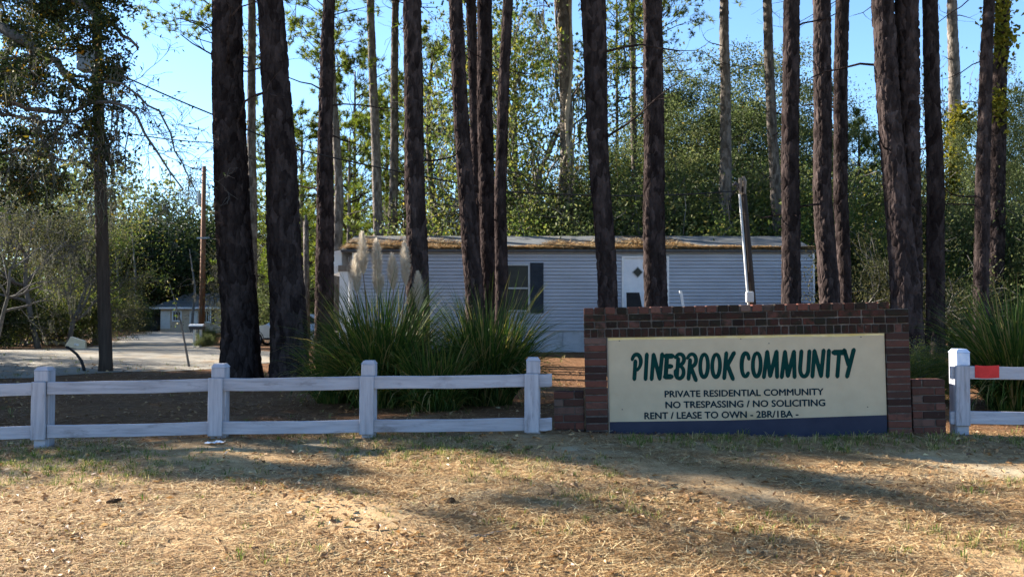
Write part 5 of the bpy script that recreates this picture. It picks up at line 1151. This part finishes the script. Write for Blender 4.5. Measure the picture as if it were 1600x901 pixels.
for px_, py_, m_, sp_ in ((1225, 832, 26, .16), (1525, 850, 34, .22), (1000, 800, 14, .12), (905, 775, 16, .12), (850, 820, 18, .2), (1310, 705, 22, .12), (1470, 700, 16, .1), (1140, 700, 14, .14), (420, 870, 14, .25), (1560, 760, 18, .2), (215, 745, 16, .12), (720, 745, 12, .2)):
    q = ground_px(px_, py_)
    for _ in range(m_): tuft(q.x + g.normal() * sp_, q.y + g.normal() * sp_ * .7, 10, g.uniform(.03, .075), g.uniform() < .85)
for k in range(260): tuft(g.uniform(.9, 5.2), g.normal() * .16 + 8.02, 9, g.uniform(.03, .10), g.uniform() < .5)
for k in range(900):
    Y = g.uniform(9.2, 24); X = g.uniform(-.6, .6) * Y
    if math.sin(X * 1.1) * math.sin(Y * .9 + 1) > 0: tuft(X, Y, 8, g.uniform(.04, .12), g.uniform() < .5)
mb.obj('grass_tufts', M['grass'], kind='stuff', label='sparse grass tufts and weeds growing through the straw', cat='grass')
def pine_cone(px, py, s, rot, label):
    q = ground_px(px, py); root = thing('pine_cone', label, 'pine cone', q + Vector((0, 0, s * .45)), (0, R(82), rot)); mb = MB(); mb.tube([(0, 0, -s * .8), (0, 0, 0), (0, 0, s * .8)], [.15 * s, .3 * s, .1 * s], 6); mb.obj('core', M['cone'], root); mb = MB()
    for k in range(46):
        t = k / 45; a = k * 2.4; r = s * .5 * math.sin(math.pi * (t * .85 + .12)); z_ = s * (t * 1.6 - .8); e = np.array([math.cos(a), math.sin(a), 0]); sd = np.array([-e[1], e[0], 0]) * s * .14; p = np.array([0, 0, z_]); o = p + e * r + np.array([0, 0, s * .16])
        mb.add([p - sd * .5, p + sd * .5, o + sd, o - sd, o + e * s * .04 + np.array([0, 0, -.05 * s])], [(0, 1, 2, 3)]); mb.add([o + sd, o - sd, o + e * s * .06 - np.array([0, 0, .07 * s])], [(0, 1, 2)])
    mb.obj('scales', M['cone'], root)
pine_cone(177, 788, .055, .4, 'dark pine cone on the ground at the lower left'); pine_cone(705, 787, .045, 1.2, 'small pine cone on sunlit straw below the fence end')
tw = thing('fallen_twig', 'bleached crooked twig lying on the straw in the foreground', 'twig', ground_px(765, 838)); q0 = tw.location
mb = MB(); w = [ground_px(735, 843), ground_px(748, 838), ground_px(757, 840), ground_px(772, 834), ground_px(790, 831)]; mb.tube([p - q0 + Vector((0, 0, .012)) for p in w], [.003, .006, .007, .006, .003], 6); mb.obj('stem', M['vine'], tw); mb = MB(); mb.tube([w[1] - q0 + Vector((0, 0, .012)), w[1] - q0 + Vector((-.03, -.03, .02))], [.004, .002], 5); mb.obj('side_twig', M['vine'], tw)
for px, py, lab in ((329, 694, 'left white scrap of paper below the second fence post'), (343, 692.5, 'right white scrap of paper below the second fence post')):
    q = ground_px(px, py); mb = MB(); n = 5; gg = np.random.default_rng(int(px)); u, v_ = np.meshgrid(np.linspace(-1, 1, n), np.linspace(-1, 1, n)); zz = .012 + .014 * gg.uniform(0, 1, (n, n))
    i = np.arange(n - 1)[:, None] * n + np.arange(n - 1)[None]; mb.add(np.stack([u * .045, v_ * .04 * (1 - .3 * u * v_), zz], -1).reshape(-1, 3), np.stack([i, i + 1, i + n + 1, i + n], -1).reshape(-1, 4)); mb.obj('paper_scrap', M['paper'], label=lab, cat='litter', loc=q)
